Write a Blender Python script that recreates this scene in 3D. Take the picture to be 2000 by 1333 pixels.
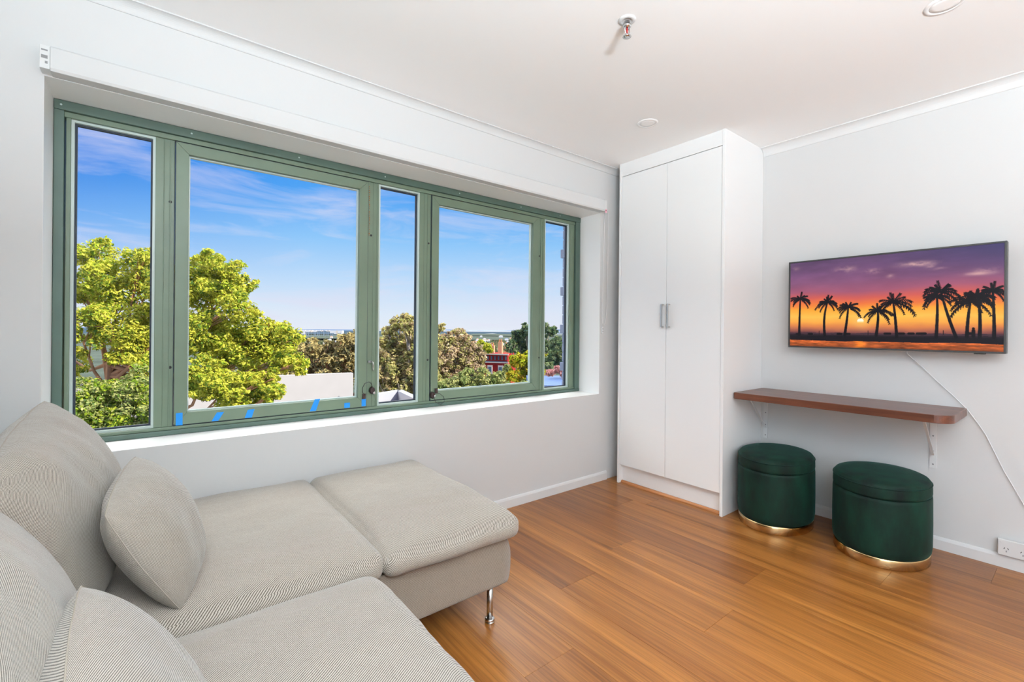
import bpy, bmesh, math, random
import numpy as np
from mathutils import Vector, Matrix, noise

for o in list(bpy.data.objects): bpy.data.objects.remove(o)
scene = bpy.context.scene
COL = scene.collection
R = math.radians

# ------------------------------------------------------------------ camera
F_PX = 898.0; CAM_H = 1.187; ANG = math.atan2(1138, 898); ROLL = R(0.52)
cam = bpy.data.cameras.new('camera'); camo = bpy.data.objects.new('camera', cam); COL.objects.link(camo)
cam.sensor_width = 36.0; cam.lens = F_PX / 2000 * 36.0
cam.shift_y = -21.5 / 2000; cam.clip_start = 0.02; cam.clip_end = 20000
FWD = Vector((math.cos(ANG), math.sin(ANG), 0)); RIGHT = Vector((math.sin(ANG), -math.cos(ANG), 0)); UP = Vector((0, 0, 1))
m = Matrix((RIGHT, UP, -FWD)).transposed().to_4x4()
camo.matrix_world = Matrix.Translation((0, 0, CAM_H)) @ m @ Matrix.Rotation(ROLL, 4, 'Z')
scene.camera = camo

def P(px, py, depth):
    """point of the place seen at a pixel of the 2000x1333 frame, at a distance along the view"""
    u = px - 1000; v = py - 645; c, s = math.cos(ROLL), math.sin(ROLL)
    uu = u * c + v * s; vv = -u * s + v * c
    q = FWD * depth + RIGHT * (uu / F_PX * depth) - UP * (vv / F_PX * depth)
    return Vector((q.x, q.y, q.z + CAM_H))

# ------------------------------------------------------------------ colour settings
scene.view_settings.view_transform = 'Standard'
scene.view_settings.look = 'None'
scene.view_settings.exposure = 0.0
scene.view_settings.gamma = 1.0
scene.view_settings.use_curve_mapping = False
scene.cycles.max_bounces = 10
scene.cycles.diffuse_bounces = 6
scene.cycles.transparent_max_bounces = 16
scene.cycles.caustics_reflective = False
scene.cycles.caustics_refractive = False
scene.cycles.use_denoising = True
scene.cycles.sample_clamp_indirect = 6.0

def lin(r, g, b):
    f = lambda c: ((c / 255 + 0.055) / 1.055) ** 2.4 if c / 255 > 0.04045 else c / 255 / 12.92
    return (f(r), f(g), f(b), 1.0)

# ------------------------------------------------------------------ world: clear winter sky with thin high cloud
SKY_UP = 5.5
w = bpy.data.worlds.new('sky'); scene.world = w; w.use_nodes = True
nt = w.node_tree; N = nt.nodes; L = nt.links; N.clear()
def nd(t, **k):
    n = N.new(t)
    for a, b in k.items(): setattr(n, a, b)
    return n
out = nd('ShaderNodeOutputWorld'); bg = nd('ShaderNodeBackground'); L.new(bg.outputs[0], out.inputs[0])
tc = nd('ShaderNodeTexCoord'); sep = nd('ShaderNodeSeparateXYZ'); L.new(tc.outputs['Generated'], sep.inputs[0])
ramp = nd('ShaderNodeValToRGB'); L.new(sep.outputs[2], ramp.inputs[0])
stops = [(0.0, lin(236, 240, 250)), (0.03, lin(228, 238, 251)), (0.10, lin(196, 224, 253)), (0.18, lin(146, 202, 252)), (0.27, lin(84, 167, 247)), (0.40, lin(40, 140, 236)), (1.0, lin(20, 110, 225))]
el = ramp.color_ramp.elements
el[0].position = 0; el[0].color = stops[0][1]; el[1].position = 1; el[1].color = stops[-1][1]
for p_, c_ in stops[1:-1]:
    e = el.new(p_); e.color = c_
# deeper blue towards the north-west (away from the sun)
azm = nd('ShaderNodeMapRange'); azm.inputs[1].default_value = 0.25; azm.inputs[2].default_value = -0.20; azm.inputs[3].default_value = 0; azm.inputs[4].default_value = 1
L.new(sep.outputs[0], azm.inputs[0])
zm = nd('ShaderNodeMapRange'); zm.inputs[1].default_value = 0.05; zm.inputs[2].default_value = 0.25; L.new(sep.outputs[2], zm.inputs[0])
mm = nd('ShaderNodeMath', operation='MULTIPLY'); L.new(azm.outputs[0], mm.inputs[0]); L.new(zm.outputs[0], mm.inputs[1])
m2 = nd('ShaderNodeMath', operation='MULTIPLY'); L.new(mm.outputs[0], m2.inputs[0]); m2.inputs[1].default_value = 0.8
deep = nd('ShaderNodeMixRGB'); L.new(m2.outputs[0], deep.inputs[0]); L.new(ramp.outputs[0], deep.inputs[1]); deep.inputs[2].default_value = lin(8, 118, 228)
# cirrus
mp = nd('ShaderNodeMapping'); mp.inputs['Scale'].default_value = (2.2, 2.6, 13.0); mp.inputs['Rotation'].default_value = (0.12, 0.22, 0.3)
L.new(tc.outputs['Generated'], mp.inputs[0])
nz = nd('ShaderNodeTexNoise'); nz.inputs['Scale'].default_value = 1.5; nz.inputs['Detail'].default_value = 8; nz.inputs['Roughness'].default_value = 0.62; nz.inputs['Distortion'].default_value = 0.6
L.new(mp.outputs[0], nz.inputs[0])
cr = nd('ShaderNodeMapRange'); cr.inputs[1].default_value = 0.46; cr.inputs[2].default_value = 0.80; L.new(nz.outputs[0], cr.inputs[0])
cm = nd('ShaderNodeMath', operation='MULTIPLY'); L.new(cr.outputs[0], cm.inputs[0]); cm.inputs[1].default_value = 0.85
cl = nd('ShaderNodeMixRGB'); L.new(cm.outputs[0], cl.inputs[0]); L.new(deep.outputs[0], cl.inputs[1]); cl.inputs[2].default_value = lin(232, 228, 246)
# extra brightness added above the visible sky to light the room
um0 = nd('ShaderNodeMapRange', interpolation_type='SMOOTHSTEP'); um0.inputs[1].default_value = 0.345; um0.inputs[2].default_value = 0.55; L.new(sep.outputs[2], um0.inputs[0])
uy = nd('ShaderNodeMapRange', interpolation_type='SMOOTHSTEP'); uy.inputs[1].default_value = -0.05; uy.inputs[2].default_value = 0.35; L.new(sep.outputs[1], uy.inputs[0])
um = nd('ShaderNodeMath', operation='MULTIPLY'); L.new(um0.outputs[0], um.inputs[0]); L.new(uy.outputs[0], um.inputs[1])
ub = nd('ShaderNodeMixRGB'); L.new(um.outputs[0], ub.inputs[0]); L.new(cl.outputs[0], ub.inputs[1]); ub.inputs[2].default_value = (SKY_UP, SKY_UP * 0.975, SKY_UP * 0.93, 1)
L.new(ub.outputs[0], bg.inputs[0]); bg.inputs[1].default_value = 1.0

# ------------------------------------------------------------------ sun (behind the building, lights the trees we look at)
sun = bpy.data.lights.new('sun', 'SUN'); sun.energy = 7.0; sun.angle = R(0.6); sun.color = (1.0, 0.93, 0.80)
suno = bpy.data.objects.new('sun', sun); COL.objects.link(suno)
suno.rotation_euler = Vector((-0.42, 0.78, -0.55)).to_track_quat('-Z', 'Y').to_euler()

def area(name, loc, direction, sx, sy, power, color=(1, 1, 1)):
    l = bpy.data.lights.new(name, 'AREA'); l.shape = 'RECTANGLE'; l.size = sx; l.size_y = sy; l.energy = power; l.color = color
    o = bpy.data.objects.new(name, l); COL.objects.link(o); o.location = loc
    o.rotation_euler = Vector(direction).to_track_quat('-Z', 'Z').to_euler()
    return o
# fill light added outside made-up doors in the left wall, out of view
area('left_fill_light', (-0.62, -1.7, 1.25), (1, 0, 0), 2.3, 2.3, 50, (0.92, 0.965, 1.0))
# fill lamp added unseen behind the camera to brighten the ceiling (lamp body is built further down)
FILL_LAMP = (0.0, -1.3)
area('ceiling_fill_light', (FILL_LAMP[0], FILL_LAMP[1], 1.50), (0, 0, 1), 0.5, 0.5, 405, (0.81, 0.925, 1.0))

# ------------------------------------------------------------------ helpers
def tag(o, label=None, cat=None, group=None, kind=None):
    if label: o['label'] = label
    if cat: o['category'] = cat
    if group: o['group'] = group
    if kind: o['kind'] = kind
    return o

def empty(name, loc, label, cat, group=None, rz=0):
    o = bpy.data.objects.new(name, None); COL.objects.link(o); o.location = loc; o.rotation_euler = (0, 0, rz)
    o.empty_display_size = 0.05
    return tag(o, label, cat, group)

class MB:
    """collects geometry in world space; build() links it as ONE mesh"""
    def __init__(s): s.bm = bmesh.new()
    def _add(s, verts, faces, mi=0, smooth=False):
        vs = [s.bm.verts.new(v) for v in verts]
        for f in faces:
            try:
                fc = s.bm.faces.new([vs[i] for i in f]); fc.material_index = mi; fc.smooth = smooth
            except ValueError: pass
        return vs
    def box(s, x0, x1, y0, y1, z0, z1, mi=0):
        v = [(x0, y0, z0), (x1, y0, z0), (x1, y1, z0), (x0, y1, z0), (x0, y0, z1), (x1, y0, z1), (x1, y1, z1), (x0, y1, z1)]
        s._add(v, [(3, 2, 1, 0), (4, 5, 6, 7), (0, 1, 5, 4), (1, 2, 6, 5), (2, 3, 7, 6), (3, 0, 4, 7)], mi)
    def obox(s, c, ax, ay, az, hx, hy, hz, mi=0):
        c = Vector(c); v = []
        for k in (-1, 1):
            for (i, j) in ((-1, -1), (1, -1), (1, 1), (-1, 1)):
                v.append(c + Vector(ax) * hx * i + Vector(ay) * hy * j + Vector(az) * hz * k)
        s._add(v, [(3, 2, 1, 0), (4, 5, 6, 7), (0, 1, 5, 4), (1, 2, 6, 5), (2, 3, 7, 6), (3, 0, 4, 7)], mi)
    def tube(s, pts, r, n=10, mi=0, closed=False, caps=True):
        pts = [Vector(p) for p in pts]; m_ = len(pts); rr = r if isinstance(r, (list, tuple)) else [r] * m_
        rings = []; prev = None
        for i, p in enumerate(pts):
            if closed: d = pts[(i + 1) % m_] - pts[i - 1]
            else: d = pts[min(i + 1, m_ - 1)] - pts[max(i - 1, 0)]
            d.normalize()
            if prev is None: a_ = d.orthogonal().normalized()
            else:
                a_ = prev - d * prev.dot(d)
                a_ = a_.normalized() if a_.length > 1e-6 else d.orthogonal().normalized()
            prev = a_; b_ = d.cross(a_)
            rings.append([s.bm.verts.new(p + (a_ * math.cos(2 * math.pi * k / n) + b_ * math.sin(2 * math.pi * k / n)) * rr[i]) for k in range(n)])
        for i in range(m_ if closed else m_ - 1):
            A, B = rings[i], rings[(i + 1) % m_]
            for k in range(n):
                f = s.bm.faces.new((A[k], A[(k + 1) % n], B[(k + 1) % n], B[k])); f.smooth = True; f.material_index = mi
        if caps and not closed:
            f = s.bm.faces.new(rings[0][::-1]); f.material_index = mi
            f = s.bm.faces.new(rings[-1]); f.material_index = mi
    def lathe(s, c, prof, n=40, mi=0, ex=(1, 0, 0), ey=(0, 1, 0), ez=(0, 0, 1), sx=1, sy=1, caps=True):
        """prof: list of (radius, height); elliptical when sx != sy"""
        c = Vector(c); ex = Vector(ex); ey = Vector(ey); ez = Vector(ez); rings = []
        for r, h in prof:
            rings.append([s.bm.verts.new(c + ex * (r * sx * math.cos(2 * math.pi * k / n)) + ey * (r * sy * math.sin(2 * math.pi * k / n)) + ez * h) for k in range(n)])
        for A, B in zip(rings[:-1], rings[1:]):
            for k in range(n):
                f = s.bm.faces.new((A[k], A[(k + 1) % n], B[(k + 1) % n], B[k])); f.smooth = True; f.material_index = mi
        if caps:
            f = s.bm.faces.new(rings[0][::-1]); f.material_index = mi
            f = s.bm.faces.new(rings[-1]); f.material_index = mi
    def prism(s, poly, o, ex, ey, ez, h, mi=0, smooth=False):
        """poly in the (ex, ey) plane at o, extruded by h along ez"""
        o = Vector(o); ex = Vector(ex); ey = Vector(ey); ez = Vector(ez); n = len(poly)
        a = [o + ex * x + ey * y for x, y in poly]; b = [p + ez * h for p in a]
        vs = [s.bm.verts.new(p) for p in a + b]
        s.bm.faces.new(vs[:n][::-1]).material_index = mi; s.bm.faces.new(vs[n:]).material_index = mi
        for i in range(n):
            j = (i + 1) % n
            f = s.bm.faces.new((vs[i], vs[j], vs[n + j], vs[n + i])); f.material_index = mi; f.smooth = smooth
    def build(s, name, mats, parent=None, bevel=0, seg=2, smooth_angle=None):
        bmesh.ops.recalc_face_normals(s.bm, faces=s.bm.faces)
        me = bpy.data.meshes.new(name); s.bm.to_mesh(me); s.bm.free()
        if not isinstance(mats, (list, tuple)): mats = [mats]
        for mt in mats: me.materials.append(mt)
        return link(name, me, parent, bevel, seg)

def link(name, me, parent=None, bevel=0, seg=2):
    o = bpy.data.objects.new(name, me); COL.objects.link(o)
    if parent is not None:
        # meshes are authored in world space; move them into the parent's frame
        mw = parent_world(parent)
        me.transform(mw.inverted()); o.parent = parent
    if bevel:
        b = o.modifiers.new('bevel', 'BEVEL'); b.width = bevel; b.segments = seg; b.limit_method = 'ANGLE'; b.angle_limit = R(40)
        b.harden_normals = False
    return o

def parent_world(p):
    M = Matrix.Translation(p.location) @ p.rotation_euler.to_matrix().to_4x4()
    while p.parent is not None:
        p = p.parent
        M = Matrix.Translation(p.location) @ p.rotation_euler.to_matrix().to_4x4() @ M
    return M

def copy_tree(o, parent=None):
    c = o.copy(); COL.objects.link(c)
    if parent is not None: c.parent = parent
    for ch in [q for q in bpy.data.objects if q.parent == o]: copy_tree(ch, c)
    return c

# ------------------------------------------------------------------ materials
def mat(name, col, rough=0.5, metal=0.0, spec=0.5, sheen=0.0, noise_amt=0.0, noise_scale=20, bump=0.0, bump_scale=80, coat=0.0):
    mt = bpy.data.materials.new(name); mt.use_nodes = True; n = mt.node_tree.nodes; l = mt.node_tree.links
    b = n['Principled BSDF']; b.inputs['Base Color'].default_value = col if len(col) == 4 else (*col, 1)
    b.inputs['Roughness'].default_value = rough; b.inputs['Metallic'].default_value = metal
    b.inputs['Specular IOR Level'].default_value = spec
    b.inputs['Coat Weight'].default_value = coat
    if sheen: b.inputs['Sheen Weight'].default_value = sheen; b.inputs['Sheen Roughness'].default_value = 0.4
    t = n.new('ShaderNodeTexCoord')
    if noise_amt:
        z = n.new('ShaderNodeTexNoise'); z.inputs['Scale'].default_value = noise_scale; z.inputs['Detail'].default_value = 4; l.new(t.outputs['Object'], z.inputs[0])
        mx = n.new('ShaderNodeMixRGB'); mx.blend_type = 'MULTIPLY'; c1 = b.inputs['Base Color'].default_value[:]
        mr = n.new('ShaderNodeMapRange'); mr.inputs[1].default_value = 0.3; mr.inputs[2].default_value = 0.7; mr.inputs[3].default_value = 1 - noise_amt; mr.inputs[4].default_value = 1 + noise_amt * 0.5
        l.new(z.outputs[0], mr.inputs[0]); mx.inputs[0].default_value = 1; mx.inputs[1].default_value = c1; l.new(mr.outputs[0], mx.inputs[2]); l.new(mx.outputs[0], b.inputs['Base Color'])
    if bump:
        z = n.new('ShaderNodeTexNoise'); z.inputs['Scale'].default_value = bump_scale; z.inputs['Detail'].default_value = 3; l.new(t.outputs['Object'], z.inputs[0])
        bp = n.new('ShaderNodeBump'); bp.inputs['Strength'].default_value = bump; bp.inputs['Distance'].default_value = 0.004; l.new(z.outputs[0], bp.inputs['Height']); l.new(bp.outputs[0], b.inputs['Normal'])
    return mt

M_WALL = mat('white_wall_paint', (0.645, 0.645, 0.64), 0.6, spec=0.3, bump=0.06, bump_scale=60)
M_CEIL = mat('white_ceiling_paint', (0.95, 0.95, 0.945), 0.8, spec=0.2)
M_TRIM = mat('white_gloss_trim', (0.72, 0.72, 0.715), 0.35)
M_CAB = mat('white_laminate', (0.87, 0.87, 0.865), 0.28, spec=0.5)
M_WHITE = mat('white_plastic', (0.70, 0.70, 0.695), 0.4)
M_GREY = mat('grey_plastic', (0.25, 0.25, 0.25), 0.5)
M_HOLE = mat('dark_slot', (0.02, 0.02, 0.02), 0.7)
M_ALU = mat('sage_green_powder_coat', lin(106, 123, 103), 0.42, spec=0.5, noise_amt=0.10, noise_scale=6)
M_ALU2 = mat('dark_sage_frame', lin(78, 99, 88), 0.45, spec=0.5, noise_amt=0.12, noise_scale=6)
M_BEAD = mat('pale_anodised_bead', lin(190, 205, 200), 0.3, spec=0.6)
M_GASKET = mat('black_rubber_gasket', (0.012, 0.02, 0.035), 0.6)
M_CHROME = mat('polished_chrome', (0.75, 0.75, 0.76), 0.12, metal=1)
M_STEEL = mat('brushed_nickel', (0.62, 0.60, 0.57), 0.25, metal=1)
M_BLACK = mat('black_cable', (0.015, 0.015, 0.015), 0.4)
M_BROWN = mat('dark_bronze_lock', (0.05, 0.03, 0.028), 0.35, metal=0.4)
M_TAPE = mat('blue_masking_tape', lin(25, 140, 225), 0.7, noise_amt=0.1, noise_scale=300)
M_BEZEL = mat('dark_grey_bezel', (0.035, 0.035, 0.035), 0.4)
M_RED = mat('red_glass_bulb', (0.35, 0.02, 0.02), 0.15)
M_PINK = mat('pink_sticker', lin(238, 175, 185), 0.5)
M_REDP = mat('red_print', lin(150, 70, 85), 0.5)
M_BRASS = mat('polished_gold_band', lin(214, 184, 134), 0.16, metal=1)
M_CORD = mat('white_cord', (0.74, 0.74, 0.74), 0.45)

def glass_mat():
    mt = bpy.data.materials.new('window_glass'); mt.use_nodes = True; n = mt.node_tree.nodes; l = mt.node_tree.links; n.clear()
    o = n.new('ShaderNodeOutputMaterial'); t = n.new('ShaderNodeBsdfTransparent'); t.inputs[0].default_value = (0.97, 0.985, 0.99, 1)
    g = n.new('ShaderNodeBsdfGlossy'); g.inputs['Roughness'].default_value = 0.02
    lw = n.new('ShaderNodeFresnel'); lw.inputs[0].default_value = 1.35; mx = n.new('ShaderNodeMixShader')
    sc = n.new('ShaderNodeMath'); sc.operation = 'MULTIPLY'; sc.inputs[1].default_value = 0.12; l.new(lw.outputs[0], sc.inputs[0])
    l.new(sc.outputs[0], mx.inputs[0]); l.new(t.outputs[0], mx.inputs[1]); l.new(g.outputs[0], mx.inputs[2]); l.new(mx.outputs[0], o.inputs[0])
    return mt
M_GLASS = glass_mat()

def fabric_mat(name='grey_beige_twill', angle=-52, pitch=0.0048, dk=(80, 72, 62), lt=(184, 175, 164)):
    mt = bpy.data.materials.new(name); mt.use_nodes = True; n = mt.node_tree.nodes; l = mt.node_tree.links
    b = n['Principled BSDF']; b.inputs['Roughness'].default_value = 0.9; b.inputs['Specular IOR Level'].default_value = 0.15
    b.inputs['Sheen Weight'].default_value = 0.25
    uv = n.new('ShaderNodeUVMap'); uv.uv_map = 'UVMap'
    sp = n.new('ShaderNodeSeparateXYZ'); l.new(uv.outputs[0], sp.inputs[0])
    def M(op, a=None, c=None, va=0.0, vc=0.0):
        x = n.new('ShaderNodeMath'); x.operation = op
        if a is not None: l.new(a, x.inputs[0])
        else: x.inputs[0].default_value = va
        if c is not None: l.new(c, x.inputs[1])
        else: x.inputs[1].default_value = vc
        return x.outputs[0]
    k = 2 * math.pi / pitch; A = R(angle)
    ph = M('ADD', M('MULTIPLY', sp.outputs[0], None, vc=k * math.cos(A)), M('MULTIPLY', sp.outputs[1], None, vc=k * math.sin(A)))
    z = n.new('ShaderNodeTexNoise'); z.inputs['Scale'].default_value = 9; z.inputs['Detail'].default_value = 2; l.new(uv.outputs[0], z.inputs[0])
    ph = M('ADD', ph, M('MULTIPLY', z.outputs[0], None, vc=5.0))
    z2 = n.new('ShaderNodeTexNoise'); z2.inputs['Scale'].default_value = 520; z2.inputs['Detail'].default_value = 2; l.new(uv.outputs[0], z2.inputs[0])
    ph = M('ADD', ph, M('MULTIPLY', z2.outputs[0], None, vc=2.2))
    s = M('SINE', ph)
    s = M('ADD', M('MULTIPLY', s, None, vc=0.5), None, vc=0.5)
    s = M('ADD', s, M('MULTIPLY', M('SUBTRACT', z2.outputs[0], None, vc=0.5), None, vc=0.5))
    cr = n.new('ShaderNodeValToRGB'); l.new(s, cr.inputs[0])
    e = cr.color_ramp.elements; e[0].position = 0.15; e[0].color = lin(*dk); e[1].position = 0.62; e[1].color = lin(*lt)
    l.new(cr.outputs[0], b.inputs['Base Color'])
    bp = n.new('ShaderNodeBump'); bp.inputs['Strength'].default_value = 0.35; bp.inputs['Distance'].default_value = 0.0012
    l.new(s, bp.inputs['Height'])
    z3 = n.new('ShaderNodeTexNoise'); z3.inputs['Scale'].default_value = 7; z3.inputs['Detail'].default_value = 3; l.new(uv.outputs[0], z3.inputs[0])
    b2 = n.new('ShaderNodeBump'); b2.inputs['Strength'].default_value = 0.4; b2.inputs['Distance'].default_value = 0.02
    l.new(z3.outputs[0], b2.inputs['Height']); l.new(bp.outputs[0], b2.inputs['Normal']); l.new(b2.outputs[0], b.inputs['Normal'])
    return mt
M_FAB = fabric_mat()
M_FAB2 = fabric_mat('grey_beige_twill_pillow', 66)
M_FAB3 = fabric_mat('grey_beige_flat_weave', 88, 0.0034, (84, 73, 61), (160, 148, 134))
M_PIPE = mat('fabric_seam', lin(158, 149, 137), 0.9, spec=0.1)

def velvet_mat():
    mt = bpy.data.materials.new('dark_green_velvet'); mt.use_nodes = True; n = mt.node_tree.nodes; l = mt.node_tree.links
    b = n['Principled BSDF']; b.inputs['Roughness'].default_value = 0.75; b.inputs['Specular IOR Level'].default_value = 0.25
    t = n.new('ShaderNodeTexCoord'); mp_ = n.new('ShaderNodeMapping'); mp_.inputs['Scale'].default_value = (1, 1, 0.45); l.new(t.outputs['Object'], mp_.inputs[0])
    z = n.new('ShaderNodeTexNoise'); z.inputs['Scale'].default_value = 11; z.inputs['Detail'].default_value = 5; z.inputs['Roughness'].default_value = 0.6; l.new(mp_.outputs[0], z.inputs[0])
    cr = n.new('ShaderNodeValToRGB'); l.new(z.outputs[0], cr.inputs[0]); e = cr.color_ramp.elements
    e[0].position = 0.32; e[0].color = lin(1, 12, 9); e[1].position = 0.72; e[1].color = lin(6, 46, 32)
    l.new(cr.outputs[0], b.inputs['Base Color'])
    b.inputs['Sheen Weight'].default_value = 0.13; b.inputs['Sheen Roughness'].default_value = 0.3; b.inputs['Sheen Tint'].default_value = (0.12, 0.5, 0.42, 1)
    z2 = n.new('ShaderNodeTexNoise'); z2.inputs['Scale'].default_value = 900; l.new(t.outputs['Object'], z2.inputs[0])
    bp = n.new('ShaderNodeBump'); bp.inputs['Strength'].default_value = 0.2; bp.inputs['Distance'].default_value = 0.001; l.new(z2.outputs[0], bp.inputs['Height']); l.new(bp.outputs[0], b.inputs['Normal'])
    return mt
M_VELVET = velvet_mat()

def wood_mat(name, dark, light, scale=(1, 1, 1), attr=None, rough=0.32, streak=1.0, coat=0.0):
    """grain runs along object Y; optional per-plank attribute 'plank' (0..1) shifts the tone"""
    mt = bpy.data.materials.new(name); mt.use_nodes = True; n = mt.node_tree.nodes; l = mt.node_tree.links
    b = n['Principled BSDF']; b.inputs['Roughness'].default_value = rough; b.inputs['Coat Weight'].default_value = coat; b.inputs['Coat Roughness'].default_value = 0.2
    t = n.new('ShaderNodeTexCoord'); vec = t.outputs['Object']
    if attr:
        at = n.new('ShaderNodeAttribute'); at.attribute_name = attr
        sp = n.new('ShaderNodeSeparateXYZ'); l.new(at.outputs['Vector'], sp.inputs[0])
        cb = n.new('ShaderNodeCombineXYZ'); sc_ = n.new('ShaderNodeMath'); sc_.operation = 'MULTIPLY'; sc_.inputs[1].default_value = 37.0; l.new(sp.outputs[1], sc_.inputs[0])
        l.new(sc_.outputs[0], cb.inputs[1]); l.new(sc_.outputs[0], cb.inputs[2])
        ad = n.new('ShaderNodeVectorMath'); ad.operation = 'ADD'; l.new(vec, ad.inputs[0]); l.new(cb.outputs[0], ad.inputs[1]); vec = ad.outputs[0]
    mp1 = n.new('ShaderNodeMapping'); mp1.inputs['Scale'].default_value = (16 * scale[0], 0.55 * scale[1], 16 * scale[2]); l.new(vec, mp1.inputs[0])
    z1 = n.new('ShaderNodeTexNoise'); z1.inputs['Scale'].default_value = 1.0; z1.inputs['Detail'].default_value = 6; z1.inputs['Roughness'].default_value = 0.62; z1.inputs['Distortion'].default_value = 0.7; l.new(mp1.outputs[0], z1.inputs[0])
    mp2 = n.new('ShaderNodeMapping'); mp2.inputs['Scale'].default_value = (150 * scale[0], 2.4 * scale[1], 150 * scale[2]); l.new(vec, mp2.inputs[0])
    z2 = n.new('ShaderNodeTexNoise'); z2.inputs['Scale'].default_value = 1.0; z2.inputs['Detail'].default_value = 4; z2.inputs['Roughness'].default_value = 0.7; l.new(mp2.outputs[0], z2.inputs[0])
    cr = n.new('ShaderNodeValToRGB'); e = cr.color_ramp.elements; e[0].position = 0.28; e[0].color = dark; e[1].position = 0.72; e[1].color = light
    l.new(z1.outputs[0], cr.inputs[0]); c = cr.outputs[0]
    mr = n.new('ShaderNodeMapRange'); mr.inputs[1].default_value = 0.3; mr.inputs[2].default_value = 0.6; mr.inputs[3].default_value = 1 - 0.42 * streak; mr.inputs[4].default_value = 1.06; l.new(z2.outputs[0], mr.inputs[0])
    mx = n.new('ShaderNodeMixRGB'); mx.blend_type = 'MULTIPLY'; mx.inputs[0].default_value = 1; l.new(c, mx.inputs[1]); l.new(mr.outputs[0], mx.inputs[2]); c = mx.outputs[0]
    if attr:
        # sparse dark gum veins
        mp3 = n.new('ShaderNodeMapping'); mp3.inputs['Scale'].default_value = (34, 0.9, 34); l.new(vec, mp3.inputs[0])
        z3 = n.new('ShaderNodeTexNoise'); z3.inputs['Scale'].default_value = 1.0; z3.inputs['Detail'].default_value = 3; z3.inputs['Distortion'].default_value = 0.4; l.new(mp3.outputs[0], z3.inputs[0])
        m3 = n.new('ShaderNodeMapRange'); m3.inputs[1].default_value = 0.735; m3.inputs[2].default_value = 0.77; m3.inputs[3].default_value = 1; m3.inputs[4].default_value = 0.42; l.new(z3.outputs[0], m3.inputs[0])
        mx3 = n.new('ShaderNodeMixRGB'); mx3.blend_type = 'MULTIPLY'; mx3.inputs[0].default_value = 1; l.new(c, mx3.inputs[1]); l.new(m3.outputs[0], mx3.inputs[2]); c = mx3.outputs[0]
        m4 = n.new('ShaderNodeMixRGB'); m4.blend_type = 'MULTIPLY'; m4.inputs[0].default_value = 1
        cr2 = n.new('ShaderNodeValToRGB'); e2 = cr2.color_ramp.elements; e2[0].color = (0.50, 0.40, 0.36, 1); e2[1].color = (1.12, 1.10, 1.02, 1)
        e2.new(0.5).color = (0.86, 0.80, 0.76, 1)
        l.new(sp.outputs[0], cr2.inputs[0]); l.new(c, m4.inputs[1]); l.new(cr2.outputs[0], m4.inputs[2]); c = m4.outputs[0]
    l.new(c, b.inputs['Base Color'])
    bp = n.new('ShaderNodeBump'); bp.inputs['Strength'].default_value = 0.08; bp.inputs['Distance'].default_value = 0.001; l.new(z2.outputs[0], bp.inputs['Height']); l.new(bp.outputs[0], b.inputs['Normal'])
    return mt
M_FLOOR = wood_mat('timber_floor_boards', lin(114, 64, 22), lin(178, 119, 57), attr='plank', rough=0.33)
M_SHELF = wood_mat('red_brown_timber', lin(66, 32, 20), lin(116, 66, 45), scale=(2, 1.2, 2), rough=0.3, streak=0.8)
M_SCOTIA = wood_mat('timber_scotia', lin(150, 90, 48), lin(196, 130, 78))

# ------------------------------------------------------------------ THE ROOM
XW, XE, YN, YS, ZC = -0.52, 3.43, 2.42, -3.2, 2.492
WX0, WX1, WZ0, WZ1 = -0.313, 2.79, 0.688, 2.117     # window opening

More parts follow.
